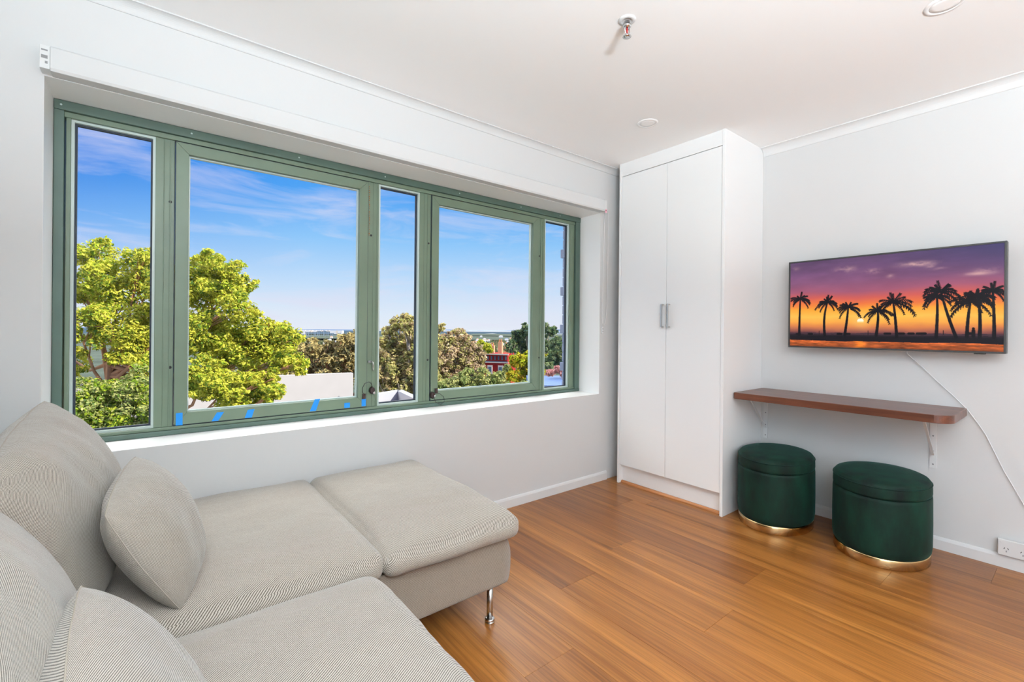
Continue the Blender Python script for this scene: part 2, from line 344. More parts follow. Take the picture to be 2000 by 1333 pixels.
# floor: boards run along Y, 0.2375 m wide
def build_floor():
    bw = 0.2375; verts = []; faces = []; pv = []; rnd = random.Random(7)
    known = {  # row index -> end joints (Y) and tones of the boards between them
        0: ([1.51], [0.62, 0.27]), 1: ([0.95, -0.9], None), 2: ([1.617, -0.25], None), 3: ([1.015], [0.78, 0.33]), -1: ([0.2, 1.95], None),
        4: ([0.1, 2.0], None), 5: ([0.62, 1.9], None), 6: ([1.2, -0.4], None), 7: ([0.3, 1.7], None), -2: ([1.2], None)}
    tones = {1: [0.7, 0.62, 0.85], 2: [0.5, 0.72, 0.45], -1: [0.6, 0.75, 0.5], 4: [0.6, 0.68, 0.4], 5: [0.45, 0.6, 0.7], 6: [0.6, 0.4, 0.55], 7: [0.5, 0.35, 0.6]}
    k = -12; g = 0.0007
    while 1.49 + k * bw < XE:
        x0 = max(1.49 + k * bw, XW); x1 = min(1.49 + (k + 1) * bw, XE)
        if x1 > x0:
            if k in known: js, tn = known[k]
            else: js, tn = sorted([rnd.uniform(-3, 0.2), rnd.uniform(0.6, 2.2)]), None
            js = sorted(js); edges = [YS] + js + [YN]
            if tn is None: tn = tones.get(k) or [rnd.uniform(0.35, 0.9) for _ in range(len(edges) - 1)]
            while len(tn) < len(edges) - 1: tn.append(0.6)
            for i in range(len(edges) - 1):
                b = len(verts); y0, y1 = edges[i] + g, edges[i + 1] - g
                verts += [(x0 + g, y0, 0), (x1 - g, y0, 0), (x1 - g, y1, 0), (x0 + g, y1, 0)]
                verts += [(x0, edges[i], -0.0012), (x1, edges[i], -0.0012), (x1, edges[i + 1], -0.0012), (x0, edges[i + 1], -0.0012)]
                faces += [(b, b + 1, b + 2, b + 3), (b + 4, b + 5, b + 1, b), (b + 5, b + 6, b + 2, b + 1), (b + 6, b + 7, b + 3, b + 2), (b + 7, b + 4, b, b + 3)]
                s = rnd.random(); pv += [(tn[i], s, 0)] * 8
        k += 1
    b = len(verts); z = -0.15
    verts += [(XW, YS, -0.0012), (XE, YS, -0.0012), (XE, YN, -0.0012), (XW, YN, -0.0012), (XW, YS, z), (XE, YS, z), (XE, YN, z), (XW, YN, z)]; pv += [(0, 0, 0)] * 8
    faces += [(b + 7, b + 6, b + 5, b + 4), (b, b + 1, b + 5, b + 4), (b + 1, b + 2, b + 6, b + 5), (b + 2, b + 3, b + 7, b + 6), (b + 3, b, b + 4, b + 7)]
    me = bpy.data.meshes.new('floor'); me.from_pydata(verts, [], faces)
    at = me.attributes.new('plank', 'FLOAT_VECTOR', 'POINT'); at.data.foreach_set('vector', np.array(pv, dtype=np.float32).ravel())
    me.materials.append(M_FLOOR); me.update()
    tag(link('floor', me), 'warm honey-brown timber board floor', 'floor', kind='structure')
build_floor()

b = MB(); b.box(XW - 0.25, XE + 0.25, YS - 0.25, 2.9, ZC, ZC + 0.3)
tag(b.build('ceiling', M_CEIL), 'plain white painted ceiling', 'ceiling', kind='structure')
YO = 2.70
b = MB()
b.box(XW - 0.25, XE + 0.25, YN, YO, -0.15, WZ0); b.box(XW - 0.25, XE + 0.25, YN, YO, WZ1, ZC)
b.box(XW - 0.25, WX0, YN, YO, WZ0, WZ1); b.box(WX1, XE + 0.25, YN, YO, WZ0, WZ1)
tag(b.build('wall_window', M_WALL), 'white plaster wall around the long green framed window, with deep reveals', 'wall', kind='structure')
b = MB(); b.box(XE, XE + 0.2, YS, YN, -0.15, ZC)
tag(b.build('wall_right', M_WALL), 'white wall on the right carrying the television and the timber shelf', 'wall', kind='structure')
WY0, WY1 = -2.9, -0.5
b = MB(); b.box(XW - 0.2, XW, YS, WY0, -0.15, ZC); b.box(XW - 0.2, XW, WY1, YN, -0.15, ZC); b.box(XW - 0.2, XW, WY0, WY1, -0.15, 0.08); b.box(XW - 0.2, XW, WY0, WY1, 2.4, ZC)
tag(b.build('wall_left', M_WALL), 'white wall behind the sofa backs, left of the picture', 'wall', kind='structure')
b = MB(); b.box(XW - 0.2, XE + 0.2, YS - 0.2, YS, -0.15, ZC)
tag(b.build('wall_back', M_WALL), 'plain white wall behind the camera', 'wall', kind='structure')
w2 = empty('fill_window', (XW, -1.7, 0.08), 'added glazed doors around the fill light, in the left wall behind the camera', 'window'); w2['kind'] = 'structure'  # made-up doors, added to carry the fill light
b = MB()
for y in (WY0, -1.725, WY1 - 0.05): b.box(XW - 0.08, XW - 0.03, y + 0.0005, y + 0.0495, 0.0805, 2.3995)
for y0, y1 in ((WY0 + 0.05, -1.725), (-1.675, WY1 - 0.05)):
    b.box(XW - 0.08, XW - 0.03, y0, y1, 0.0805, 0.13); b.box(XW - 0.08, XW - 0.03, y0, y1, 2.35, 2.3995)
b.build('fill_window_frame', M_TRIM, w2)
b = MB(); b.box(XW - 0.058, XW - 0.054, WY0 + 0.04, WY1 - 0.04, 0.12, 2.36); b.build('glass_pane', M_GLASS, w2)  # pane of the made-up doors

M_REVEAL_LIT = mat('lightened_reveal', (0.88, 0.88, 0.875), 0.4, spec=0.4)  # lighter than the wall paint: daylight in the recess put into the colour
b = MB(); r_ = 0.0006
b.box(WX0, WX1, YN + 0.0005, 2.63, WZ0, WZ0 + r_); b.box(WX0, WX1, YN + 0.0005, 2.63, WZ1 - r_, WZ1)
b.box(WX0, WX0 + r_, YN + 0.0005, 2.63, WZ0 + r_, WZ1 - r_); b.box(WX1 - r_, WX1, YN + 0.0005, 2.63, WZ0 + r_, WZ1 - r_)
tag(b.build('lit_reveal_lining', M_REVEAL_LIT), 'white lining of the window recess, daylight put into its lighter colour', 'window reveal', kind='structure')
# baseboards
def baseboard(name, p0, p1, nrm, label, h=0.068, t=0.012):
    p0 = Vector(p0); p1 = Vector(p1); d = (p1 - p0); Ln = d.length; d.normalize(); nrm = Vector(nrm)
    b = MB(); b.prism([(0.0005, 0.0), (t, 0.0), (t, h - 0.016), (t - 0.004, h - 0.004), (0.004, h), (0.0005, h)], p0, nrm, (0, 0, 1), d, Ln)
    return tag(b.build(name, M_TRIM), label, 'baseboard', kind='structure')
baseboard('baseboard_window', (XW, YN, 0.0005), (2.88, YN, 0.0005), (0, -1, 0), 'white skirting along the foot of the window wall')
baseboard('baseboard_right', (XE, 1.468, 0.0005), (XE, YS, 0.0005), (-1, 0, 0), 'white skirting along the foot of the television wall')
# coving
def cove(name, p0, p1, nrm, label, w_=0.05, h=0.058, mt=None):
    p0 = Vector(p0); p1 = Vector(p1); d = (p1 - p0); Ln = d.length; d.normalize()
    poly = [(0, 0), (0, -h), (0.004, -h)]
    for i in range(9):
        a = math.pi / 2 * i / 8
        poly.append((w_ - (w_ - 0.006) * math.cos(a), -h + 0.004 + (h - 0.010) * math.sin(a)))
    poly.append((w_, 0))
    b = MB(); b.prism(poly, p0, nrm, (0, 0, 1), d, Ln)
    return tag(b.build(name, mt or M_TRIM), label, 'coving', kind='structure')
cove('trim_1', (XE, YS, ZC), (XE, 1.468, ZC), (-1, 0, 0), 'white coving between the ceiling and the television wall')
cove('trim_2', (XW, YN, ZC), (XE, YN, ZC), (0, -1, 0), 'white coving between the ceiling and the window wall', w_=0.04, h=0.045, mt=M_WALL)

# ------------------------------------------------------------------ window_1
win = empty('window_1', (1.23, YO, WZ0), 'long five-light window with sage green metal frame', 'window'); win['kind'] = 'structure'
YF = 2.660; YB = 2.698; e_ = 0.0008
b = MB()   # outer frame, darker and deeper, stepped
b.box(WX0 + e_, WX1 - e_, YF - 0.028, YB, WZ1 - 0.040, WZ1 - e_, 0); b.box(WX0 + e_, WX1 - e_, YF - 0.012, YB, WZ1 - 0.062, WZ1 - 0.040, 1)
b.box(WX0 + e_, WX1 - e_, YF - 0.028, YB, WZ0 + e_, WZ0 + 0.022, 0); b.box(WX0 + e_, WX1 - e_, YF - 0.012, YB, WZ0 + 0.022, WZ0 + 0.036, 1)
for x0, x1, x2, x3 in ((WX0 + e_, WX0 + 0.032, WX0 + 0.036, -0.262), (WX1 - e_, WX1 - 0.05, WX1 - 0.054, 2.688)):
    b.box(min(x0, x1), max(x0, x1), YF - 0.024, YB, WZ0 + 0.022, WZ1 - 0.04, 0)
    b.box(min(x2, x3), max(x2, x3), YF - 0.008, YB, WZ0 + 0.036, WZ1 - 0.062, 1)
b.build('outer_frame', [M_ALU2, M_ALU], win, bevel=0.002)
mull = [(0.018, 0.088), (1.010, 1.076), (1.345, 1.423), (2.342, 2.418)]
for x0, x1 in mull:
    b = MB(); b.box(x0, x1, YF, YB, WZ0 + 0.036, WZ1 - 0.062)
    b.box(x0 + 0.030, x0 + 0.033, YF - 0.003, YF, WZ0 + 0.036, WZ1 - 0.062); b.box(x0 + 0.052, x0 + 0.056, YF - 0.004, YF, WZ0 + 0.036, WZ1 - 0.062)
    b.build('mullion', M_ALU, win, bevel=0.001)
def fixed(x0, x1, z0, z1):
    """fixed light: pale glazing bead, black gasket, pane"""
    t = 0.010
    b = MB()
    b.box(x0, x0 + t, YF + 0.004, YB, z0, z1); b.box(x1 - t, x1, YF + 0.004, YB, z0, z1)
    b.box(x0 + t, x1 - t, YF + 0.004, YB, z0, z0 + t); b.box(x0 + t, x1 - t, YF + 0.004, YB, z1 - t, z1)
    bead = b.build('glazing_bead', M_BEAD, win)
    q0, q1, y0, y1, g = x0 + t, x1 - t, z0 + t, z1 - t, 0.007
    b = MB()
    b.box(q0, q0 + g, YF + 0.022, YB, y0, y1); b.box(q1 - g, q1, YF + 0.022, YB, y0, y1); b.box(q0 + g, q1 - g, YF + 0.022, YB, y0, y0 + g); b.box(q0 + g, q1 - g, YF + 0.022, YB, y1 - g, y1)
    b.build('gasket', M_GASKET, win)
    b = MB(); b.box(q0 + 0.003, q1 - 0.003, YF + 0.028, YF + 0.032, y0 + 0.003, y1 - 0.003); b.build('glass_pane', M_GLASS, win)
ZL, ZU = WZ0 + 0.036, WZ1 - 0.062
fixed(-0.262, 0.018, ZL, ZU); fixed(1.076, 1.345, ZL, ZU); fixed(2.418, 2.688, ZL, ZU)
def sash(x0, x1, z0, z1, rail=0.050, bot=0.056):
    ya, yb = YF - 0.012, YB - 0.004
    bm_ = MB()   # mitred casement frame, one mesh
    a = [(x0, z0), (x1, z0), (x1, z1), (x0, z1)]; c = [(x0 + rail, z0 + bot), (x1 - rail, z0 + bot), (x1 - rail, z1 - rail), (x0 + rail, z1 - rail)]
    for i in range(4):
        j = (i + 1) % 4; g = 0.0005
        quad = [a[i], a[j], c[j], c[i]]
        cxm = sum(p[0] for p in quad) / 4; czm = sum(p[1] for p in quad) / 4
        quad = [(p[0] + (cxm - p[0]) * g, p[1] + (czm - p[1]) * g) for p in quad]
        bm_.prism(quad, (0, ya, 0), (1, 0, 0), (0, 0, 1), (0, 1, 0), yb - ya)
    s = bm_.build('casement_sash', M_ALU, win, bevel=0.0012)
    b2 = MB(); g = 0.006; q0, q1, r0, r1 = x0 + rail, x1 - rail, z0 + bot, z1 - rail
    b2.box(q0, q0 + g, YF + 0.012, YB - 0.006, r0, r1); b2.box(q1 - g, q1, YF + 0.012, YB - 0.006, r0, r1); b2.box(q0 + g, q1 - g, YF + 0.012, YB - 0.006, r0, r0 + g); b2.box(q0 + g, q1 - g, YF + 0.012, YB - 0.006, r1 - g, r1)
    b2.build('gasket', M_BEAD, s)
    b3 = MB(); b3.box(q0 + 0.002, q1 - 0.002, YF + 0.018, YF + 0.022, r0 + 0.002, r1 - 0.002); b3.build('glass_pane', M_GLASS, s)
    # dark strips in the gap around the sash edge
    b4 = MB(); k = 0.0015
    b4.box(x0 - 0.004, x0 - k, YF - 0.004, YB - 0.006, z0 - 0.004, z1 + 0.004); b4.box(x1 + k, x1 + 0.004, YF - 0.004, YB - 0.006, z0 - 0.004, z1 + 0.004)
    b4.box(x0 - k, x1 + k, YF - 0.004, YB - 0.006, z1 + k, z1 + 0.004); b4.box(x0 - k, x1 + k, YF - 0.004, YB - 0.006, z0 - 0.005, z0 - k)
    b4.build('sash_gap_strip', M_GASKET, win)
    return s
s2 = sash(0.0925, 1.0055, 0.729, 2.050)
s4 = sash(1.4275, 2.3375, 0.729, 2.050)
# screws and holes
def dot(x, z, r, m_, name='screw', y=YF - 0.0015):
    b = MB(); b.lathe((x, y, z), [(r, 0), (r, 0.001), (r * 0.6, 0.0018)], n=12, ex=(1, 0, 0), ey=(0, 0, 1), ez=(0, -1, 0)); return b.build(name, m_, win)
for x, z in ((0.073, 1.767), (0.077, 0.999), (1.028, 1.74), (1.408, 1.74), (1.408, 0.99), (2.362, 1.76), (2.366, 0.975)):
    dot(x, z, 0.0065, M_HOLE, 'screw_hole')
for x in (-0.29, 0.15, 0.62, 1.10, 1.62, 2.15, 2.55):
    dot(x, WZ1 - 0.021, 0.004, M_BEAD, 'screw', YF - 0.0295)
# rust streak on the second mullion is surface wear: a thin crusted strip
b = MB(); rnd = random.Random(3)
for i in range(26):
    z = 2.03 - i * 0.0115; b.box(1.0125 + rnd.uniform(0, 0.004), 1.0155 + rnd.uniform(0, 0.006), YF - 0.0008, YF - 0.0001, z - rnd.uniform(0.003, 0.008), z)
b.build('rust_streak', mat('rust', lin(140, 92, 50), 0.9), win)

# casement handle and locks
def casement_handle(x, z, label):
    t = empty('casement_handle', (x, YF - 0.004, z), label, 'window handle')
    b = MB(); b.box(x - 0.022, x + 0.002, YF - 0.011, YF - 0.0045, z - 0.004, z + 0.008); b.build('latch_plate', M_GREY, t)
    b = MB(); b.tube([(x - 0.004, YF - 0.011, z + 0.003), (x - 0.002, YF - 0.022, z + 0.003), (x + 0.002, YF - 0.026, z - 0.003), (x + 0.003, YF - 0.024, z - 0.05)], 0.004, 8); b.build('lever', M_STEEL, t)
casement_handle(1.036, 0.990, 'small steel lever handle on the green post right of the wide opening sash')
def window_lock(x, z, loop, nose, label):
    t = empty('window_lock', (x, YF - 0.006, z), label, 'window lock', 'cable window locks')
    b = MB(); b.lathe((x, YF - 0.0048, z), [(0.014, 0), (0.016, 0.006), (0.015, 0.022), (0.010, 0.028)], n=20, ex=(1, 0, 0), ey=(0, 0, 1.35), ez=(0, -1, 0)); b.build('lock_body', M_BROWN, t)
    b = MB(); b.lathe((x + nose[0], YF - 0.0345, z + nose[1]), [(0.007, 0), (0.007, 0.004), (0.004, 0.006)], n=16, ex=(1, 0, 0), ey=(0, 0, 1), ez=(0, -1, 0)); b.build('key_barrel', M_CHROME, t)
    b = MB(); b.tube(loop, 0.0017, 7); b.build('cable', M_BLACK, t)
    p = loop[-1]; b = MB(); b.box(p[0] - 0.009, p[0] + 0.009, p[1] - 0.006, YF - 0.0165, p[2] - 0.026, p[2] + 0.004); b.build('cable_anchor', M_BROWN, t)
yl = YF - 0.026
window_lock(1.036, 0.823, [(1.036, yl, 0.838), (1.030, yl, 0.862), (1.012, yl - .004, 0.876), (0.988, yl - .004, 0.868), (0.974, yl - .002, 0.842), (0.976, yl, 0.820), (0.986, yl + .006, 0.803)], (0.006, -0.014), 'dark round window lock with looped cable, on the post right of the wide sash')
window_lock(1.436, 0.762, [(1.446, yl, 0.775), (1.480, yl, 0.772), (1.512, yl - .004, 0.748), (1.518, yl - .004, 0.715), (1.490, yl - .004, 0.698), (1.455, yl - .002, 0.716), (1.444, yl, 0.750), (1.462, yl + .006, 0.800)], (0.008, -0.004), 'dark window lock with looped cable, at the lower left corner of the narrower opening sash')

# blue tape pieces on the bottom rail of the wide sash
YT = YF - 0.0124
tapes = [([(0.100, 0.727), (0.126, 0.727), (0.126, 0.785), (0.100, 0.785)], 'leftmost and tallest blue tape piece, at the bottom left corner of the wide sash'),
         ([(0.240, 0.731), (0.268, 0.731), (0.292, 0.772), (0.262, 0.772)], 'slanted blue tape piece, second from the left end of the wide sash'),
         ([(0.380, 0.731), (0.412, 0.731), (0.424, 0.772), (0.394, 0.772)], 'blue tape piece on the bottom rail, third from the left end of the wide sash'),
         ([(0.690, 0.733), (0.722, 0.733), (0.744, 0.797), (0.716, 0.797)], 'long slanted blue tape piece lapping over the glass of the wide sash'),
         ([(0.876, 0.733), (0.908, 0.733), (0.908, 0.762), (0.876, 0.762)], 'short square blue tape piece, second from the right end of the wide sash'),
         ([(0.976, 0.733), (1.002, 0.733), (1.002, 0.776), (0.976, 0.776)], 'blue tape piece right under the cable lock, at the right corner of the wide sash')]
for poly, lab in tapes:
    b = MB(); b.prism(poly, (0, YT, 0), (1, 0, 0), (0, 0, 1), (0, -1, 0), 0.0006)
    tag(b.build('masking_tape', M_TAPE), lab, 'tape', 'blue tape pieces on the window sash')

# ------------------------------------------------------------------ roller blind in its cassette above the window
bl = empty('roller_blind', (1.28, YN, 2.12), 'white roller blind rolled up in a long cassette above the window', 'blind')
b = MB()
b.prism([(0.0005, 0), (0.0005, 0.085), (0.012, 0.092), (0.052, 0.092), (0.060, 0.084), (0.060, 0.010), (0.054, 0.0)], (-0.290, YN, 2.118), (0, -1, 0), (0, 0, 1), (1, 0, 0), 3.066)
b.build('cassette', M_WALL, bl, bevel=0.001)
b = MB(); b.box(-0.318, -0.291, YN - 0.056, YN - 0.0005, 2.122, 2.206)
br = b.build('end_bracket', M_WHITE, bl, bevel=0.001)
b = MB(); b.box(-0.314, -0.297, YN - 0.0568, YN - 0.0562, 2.186, 2.191); b.box(-0.314, -0.297, YN - 0.0568, YN - 0.0562, 2.158, 2.170); b.box(-0.304, -0.297, YN - 0.0568, YN - 0.0562, 2.140, 2.149); b.box(-0.3185, -0.3180, YN - 0.045, YN - 0.015, 2.15, 2.2)
b.build('bracket_slots', M_GREY, br)
b = MB(); b.box(2.777, 2.800, YN - 0.056, YN - 0.0005, 2.122, 2.206)
br = b.build('end_bracket', M_WHITE, bl, bevel=0.001)
b = MB(); b.box(2.777, 2.7995, YN - 0.0566, YN - 0.0561, 2.108, 2.136, 0); b.box(2.781, 2.793, YN - 0.0570, YN - 0.0567, 2.122, 2.128, 1)
b.build('sticker', [M_PINK, M_REDP], bl)['label'] = 'small pink sticker with a dark red mark'
pts = [(2.845, YN - 0.03, 2.14)]
b = MB()
b.tube([(2.800, YN - 0.035, 2.15), (2.846, YN - 0.03, 2.13), (2.850, YN - 0.026, 1.8), (2.850, YN - 0.022, 1.40), (2.846, YN - 0.02, 1.30), (2.830, YN - 0.02, 1.245), (2.815, YN - 0.02, 1.235), (2.800, YN - 0.02, 1.25), (2.796, YN - 0.02, 1.30), (2.797, YN - 0.03, 1.8), (2.798, YN - 0.035, 2.14)], 0.0018, 6)
b.build('pull_chain', M_CORD, bl)
tg = empty('chain_tidy', (2.812, YN, 1.19), 'small white plastic blind chain holder screwed to the wall right of the window', 'chain holder')
b = MB(); b.box(2.803, 2.824, YN - 0.014, YN - 0.0005, 1.165, 1.22); b.build('body', M_WHITE, tg, bevel=0.002)
for z in (1.183, 1.202):
    b = MB(); b.lathe((2.812, YN - 0.0142, z), [(0.0045, 0), (0.0045, 0.0008)], n=12, ex=(1, 0, 0), ey=(0, 0, 1), ez=(0, -1, 0)); b.build('screw', M_GREY, tg)

# ------------------------------------------------------------------ wardrobe
wd = empty('wardrobe', (3.15, 1.89, 0), 'tall white two-door built-in wardrobe in the corner', 'wardrobe')
b = MB(); b.box(2.886, XE - 0.001, 1.470, 1.489, 0.0005, ZC - 0.0005); b.build('side_panel', M_CAB, wd, bevel=0.001)
b = MB(); b.box(2.886, XE - 0.001, 2.296, 2.313, 0.0005, ZC - 0.0005); b.build('side_panel', M_CAB, wd, bevel=0.001)
b = MB(); b.box(2.890, 2.906, 1.4895, 2.2955, 2.392, ZC - 0.0005); b.build('top_filler', M_CAB, wd)
b = MB(); b.box(3.415, XE - 0.001, 1.4895, 2.2955, 0.14, 2.39); b.box(2.915, 3.414, 1.4895, 2.2955, 0.128, 0.142); b.build('carcass', M_CAB, wd)
b = MB(); b.box(2.930, 2.944, 1.4895, 2.2955, 0.018, 0.126); b.build('kickboard', M_CAB, wd)
b = MB(); b.prism([(0, 0), (0.020, 0), (0.018, 0.008), (0.008, 0.017), (0, 0.017)], (2.9298, 1.4895, 0.0005), (-1, 0, 0), (0, 0, 1), (0, 1, 0), 0.806); b.build('floor_bead', M_SCOTIA, wd)
for y0, y1, hy in ((1.492, 1.8915, 1.866), (1.8945, 2.2935, 1.916)):
    b = MB(); b.box(2.892, 2.910, y0, y1, 0.146, 2.388); d = b.build('door', M_CAB, wd, bevel=0.0012)
    b = MB()
    b.box(2.862, 2.8705, hy - 0.0055, hy + 0.0055, 1.215, 1.382)
    b.box(2.8705, 2.8918, hy - 0.0055, hy + 0.0055, 1.215, 1.223); b.box(2.8705, 2.8918, hy - 0.0055, hy + 0.0055, 1.374, 1.382)
    b.build('handle', M_STEEL, d, bevel=0.001)['label'] = 'satin metal bar handle'

# ------------------------------------------------------------------ television
def screen_mesh(Y0, Y1, Z0, Z1, X):
    W_, H_ = 620, 340
    corners = np.array([(178, 293), (1850, 135), (1850, 1000), (175, 945)], float)
    uvc = np.array([(0, 0), (1, 0), (1, 1), (0, 1)], float)
    A = []; bb = []
    for (x, y), (u, v) in zip(corners, uvc):
        A.append([x, y, 1, 0, 0, 0, -u * x, -u * y]); bb.append(u)
        A.append([0, 0, 0, x, y, 1, -v * x, -v * y]); bb.append(v)
    h = np.append(np.linalg.solve(np.array(A), np.array(bb)), 1).reshape(3, 3)
    def uv(x, y):
        q = h @ np.array([x, y, 1.0]); return q[0] / q[2], q[1] / q[2]
    asp = 16 / 9
    S, T = np.meshgrid(np.linspace(0, 1, W_), np.linspace(0, 1, H_))
    rs = np.random.RandomState(4)
    def fbm(sx, sy, seed, octv=5):
        r = np.random.RandomState(seed); out_ = np.zeros_like(S); amp = 1; tot = 0
        for o_ in range(octv):
            gx, gy = int(sx * 2 ** o_) + 2, int(sy * 2 ** o_) + 2; g = r.rand(gy + 1, gx + 1)
            x = S * (gx - 1); y = T * (gy - 1); xi = x.astype(int); yi = y.astype(int); fx = x - xi; fy = y - yi
            fx = fx * fx * (3 - 2 * fx); fy = fy * fy * (3 - 2 * fy)
            v = (g[yi, xi] * (1 - fx) + g[yi, xi + 1] * fx) * (1 - fy) + (g[yi + 1, xi] * (1 - fx) + g[yi + 1, xi + 1] * fx) * fy
            out_ += v * amp; tot += amp; amp *= 0.55
        return out_ / tot
    ts = [0, .12, .25, .36, .44, .50, .57, .66, .72, .77, .80, .83, .85]
    cs = [(102, 76, 112), (116, 80, 120), (138, 88, 124), (168, 92, 118), (214, 96, 88), (240, 120, 66), (254, 168, 56), (255, 196, 82), (252, 172, 72), (226, 134, 74), (188, 108, 78), (140, 80, 72), (96, 54, 60)]
    TT = T + (fbm(5, 5, 1) - .5) * 0.05
    img = np.stack([np.interp(TT, ts, [c[k] for c in cs]) for k in range(3)], -1)
    n1 = fbm(5, 9, 2)[..., None]; topm = np.clip(1 - T / .5, 0, 1)[..., None]
    img = img * (1 + (n1 - .5) * 0.45 * topm)
    img += (np.array([62, 62, 112]) - img) * (np.clip(S - .45, 0, 1) * np.clip(.32 - T, 0, 1) * 4.2)[..., None].clip(0, .75)
    def ellg(x, y, rx, ry):
        u, v = uv(x, y); a, c_ = uv(x + rx, y + ry); du = abs(a - u) + 1e-4; dv = abs(c_ - v) * 0 + ry / 850
        return np.exp(-(((S - u) / (rx / 1672)) ** 2 + ((T - v) / dv) ** 2))
    for x, y, rx, ry, st in ((1165, 300, 105, 16, .8), (1270, 315, 25, 12, .7), (610, 340, 65, 20, .75), (825, 355, 55, 14, .8), (1640, 378, 70, 10, .6), (1715, 355, 60, 16, .6), (1330, 336, 50, 9, .4), (965, 395, 24, 14, .5), (205, 335, 40, 14, .35)):
        g = ellg(x, y, rx * 1.25, ry * 1.4) * st * np.clip(fbm(16, 16, int(x)) * 3 - .8, 0, 1.1)
        img += (np.array([236, 188, 178]) - img) * g[..., None]
    su, sv = uv(728, 752)
    glow = np.exp(-(((S - su) * asp) ** 2 + ((T - sv) * 1) ** 2) / .006)
    img += (np.array([255, 206, 110]) - img) * (glow * .55)[..., None]
    r2 = ((S - su) * asp / .030) ** 2 + ((T - sv) / .030) ** 2
    img[(r2 < 1) & (T < sv)] = (255, 250, 225)
    img[(r2 < 1) & (T >= sv) & (T < sv + .012)] = (255, 226, 150)
    # land, water
    hz = .838 + .004 * np.sin(S * 40)
    img[T > hz] = (70, 48, 58)
    img[T > .855 + .008 * fbm(30, 2, 9)] = (38, 28, 36)
    img[T > .875] = (22, 18, 26)
    wl = .93 + .02 * (fbm(9, 2, 5) - .5)
    wm = T > wl
    rp = fbm(26, 60, 6)
    wc = np.array([228, 112, 52]) * (0.45 + rp[..., None] * 0.95); wc = wc * (1 - .35 * ((T - .93) / .07).clip(0, 1)[..., None])
    wc += np.array([60, 40, 0]) * np.exp(-((S - su) / .03) ** 2)[..., None]
    img[wm] = wc[wm]
    col = np.array([14, 11, 18.0])
    def stroke(pts, r0, r1):
        pts = [np.array(p) for p in pts]
        for i in range(len(pts) - 1):
            p, q = pts[i], pts[i + 1]; ra = r0 + (r1 - r0) * i / (len(pts) - 1)
            lo = np.minimum(p, q) - ra * 2; hi = np.maximum(p, q) + ra * 2
            i0, i1 = max(int(lo[0] / asp * W_), 0), min(int(hi[0] / asp * W_) + 2, W_); j0, j1 = max(int(lo[1] * H_), 0), min(int(hi[1] * H_) + 2, H_)
            if i1 <= i0 or j1 <= j0: continue
            xs = S[j0:j1, i0:i1] * asp; ys = T[j0:j1, i0:i1]; d = q - p; L2 = (d ** 2).sum() + 1e-12
            t = (((xs - p[0]) * d[0] + (ys - p[1]) * d[1]) / L2).clip(0, 1)
            dist = np.hypot(xs - p[0] - t * d[0], ys - p[1] - t * d[1])
            k = np.clip((ra - dist) / .0022 + .5, 0, 1)[..., None]
            img[j0:j1, i0:i1] += (col - img[j0:j1, i0:i1]) * k
    def sp(x, y): u, v = uv(x, y); return np.array([u * asp, v])
    palms = [((248, 862), (250, 720), (255, 575), 84, 9, 0), ((448, 862), (445, 720), (470, 600), 82, 10, -.25), ((605, 862), (622, 740), (632, 640), 92, 10, .35), ((852, 866), (866, 740), (862, 672), 92, 10, .2),
             ((1013, 878), (1000, 720), (985, 605), 122, 13, .2), ((1322, 880), (1330, 700), (1326, 560), 84, 9, 0), ((1478, 882), (1410, 700), (1357, 520), 122, 13, -.1), ((1562, 880), (1572, 720), (1590, 600), 135, 14, -.1),
             ((1662, 882), (1662, 700), (1642, 560), 110, 12, 0), ((1775, 884), (1772, 700), (1762, 515), 96, 12, .1)]
    rp_ = random.Random(11)
    for base, mid, top, rad, nf, lean in palms:
        nf += 4
        B, Mi, Tp = sp(*base), sp(*mid), sp(*top)
        pts = [(1 - t) ** 2 * B + 2 * t * (1 - t) * (2 * Mi - .5 * B - .5 * Tp) + t * t * Tp for t in np.linspace(0, 1, 9)]
        stroke(pts, .0135, .0075)
        rr = rad / 850 * (1.0 - .12 * (base[0] - 1000) / 1000)
        for k in range(nf):
            a = math.pi * (-0.20 + 1.40 * k / (nf - 1)) + rp_.uniform(-.16, .16)
            L_ = rr * rp_.uniform(.75, 1.3) * (1 + .35 * lean * math.cos(a)); dx, dy = math.cos(a), -math.sin(a)
            prev = Tp; seg = [Tp]
            for t in np.linspace(.14, 1, 8):
                droop = (0.10 + .42 * abs(dx)) * t * t
                seg.append(Tp + np.array([dx * L_ * t * (1.12 - .22 * t * t), dy * L_ * .8 * t + droop * L_ * .95]))
            stroke(seg, .0065, .002)
            for i in range(1, len(seg)):
                for side in (-1, 1):
                    dd = seg[i] - seg[i - 1]; dd = dd / (np.hypot(*dd) + 1e-9)
                    e = seg[i] + (dd * .55 + np.array([-dd[1], dd[0]]) * side * .45 + np.array([0, .30])) * L_ * .17 * (1.15 - i / len(seg) * .6)
                    stroke([seg[i], e], .0036, .0012)
    for x, w2_ in ((240, 12), (335, 12), (565, 14), (630, 12), (1050, 18), (1125, 18), (940, 20), (1205, 32), (1585, 8)):
        stroke([sp(x - w2_, 852), sp(x + w2_, 852)], .012, .012)
    stroke([sp(1613, 875), sp(1613, 830)], .013, .010); stroke([sp(1613, 818), sp(1613, 812)], .010, .009)
    for x in (405, 788, 1378): stroke([sp(x, 860), sp(x, 828)], .003, .003)
    img = img.clip(0, 255) / 255
    li = np.where(img > .04045, ((img + .055) / 1.055) ** 2.4, img / 12.92)
    yy = Y1 + (Y0 - Y1) * S; zz = Z1 + (Z0 - Z1) * T
    co = np.stack([np.full_like(yy, X), yy, zz], -1).reshape(-1, 3).astype(np.float32)
    idx = np.arange(W_ * H_).reshape(H_, W_)
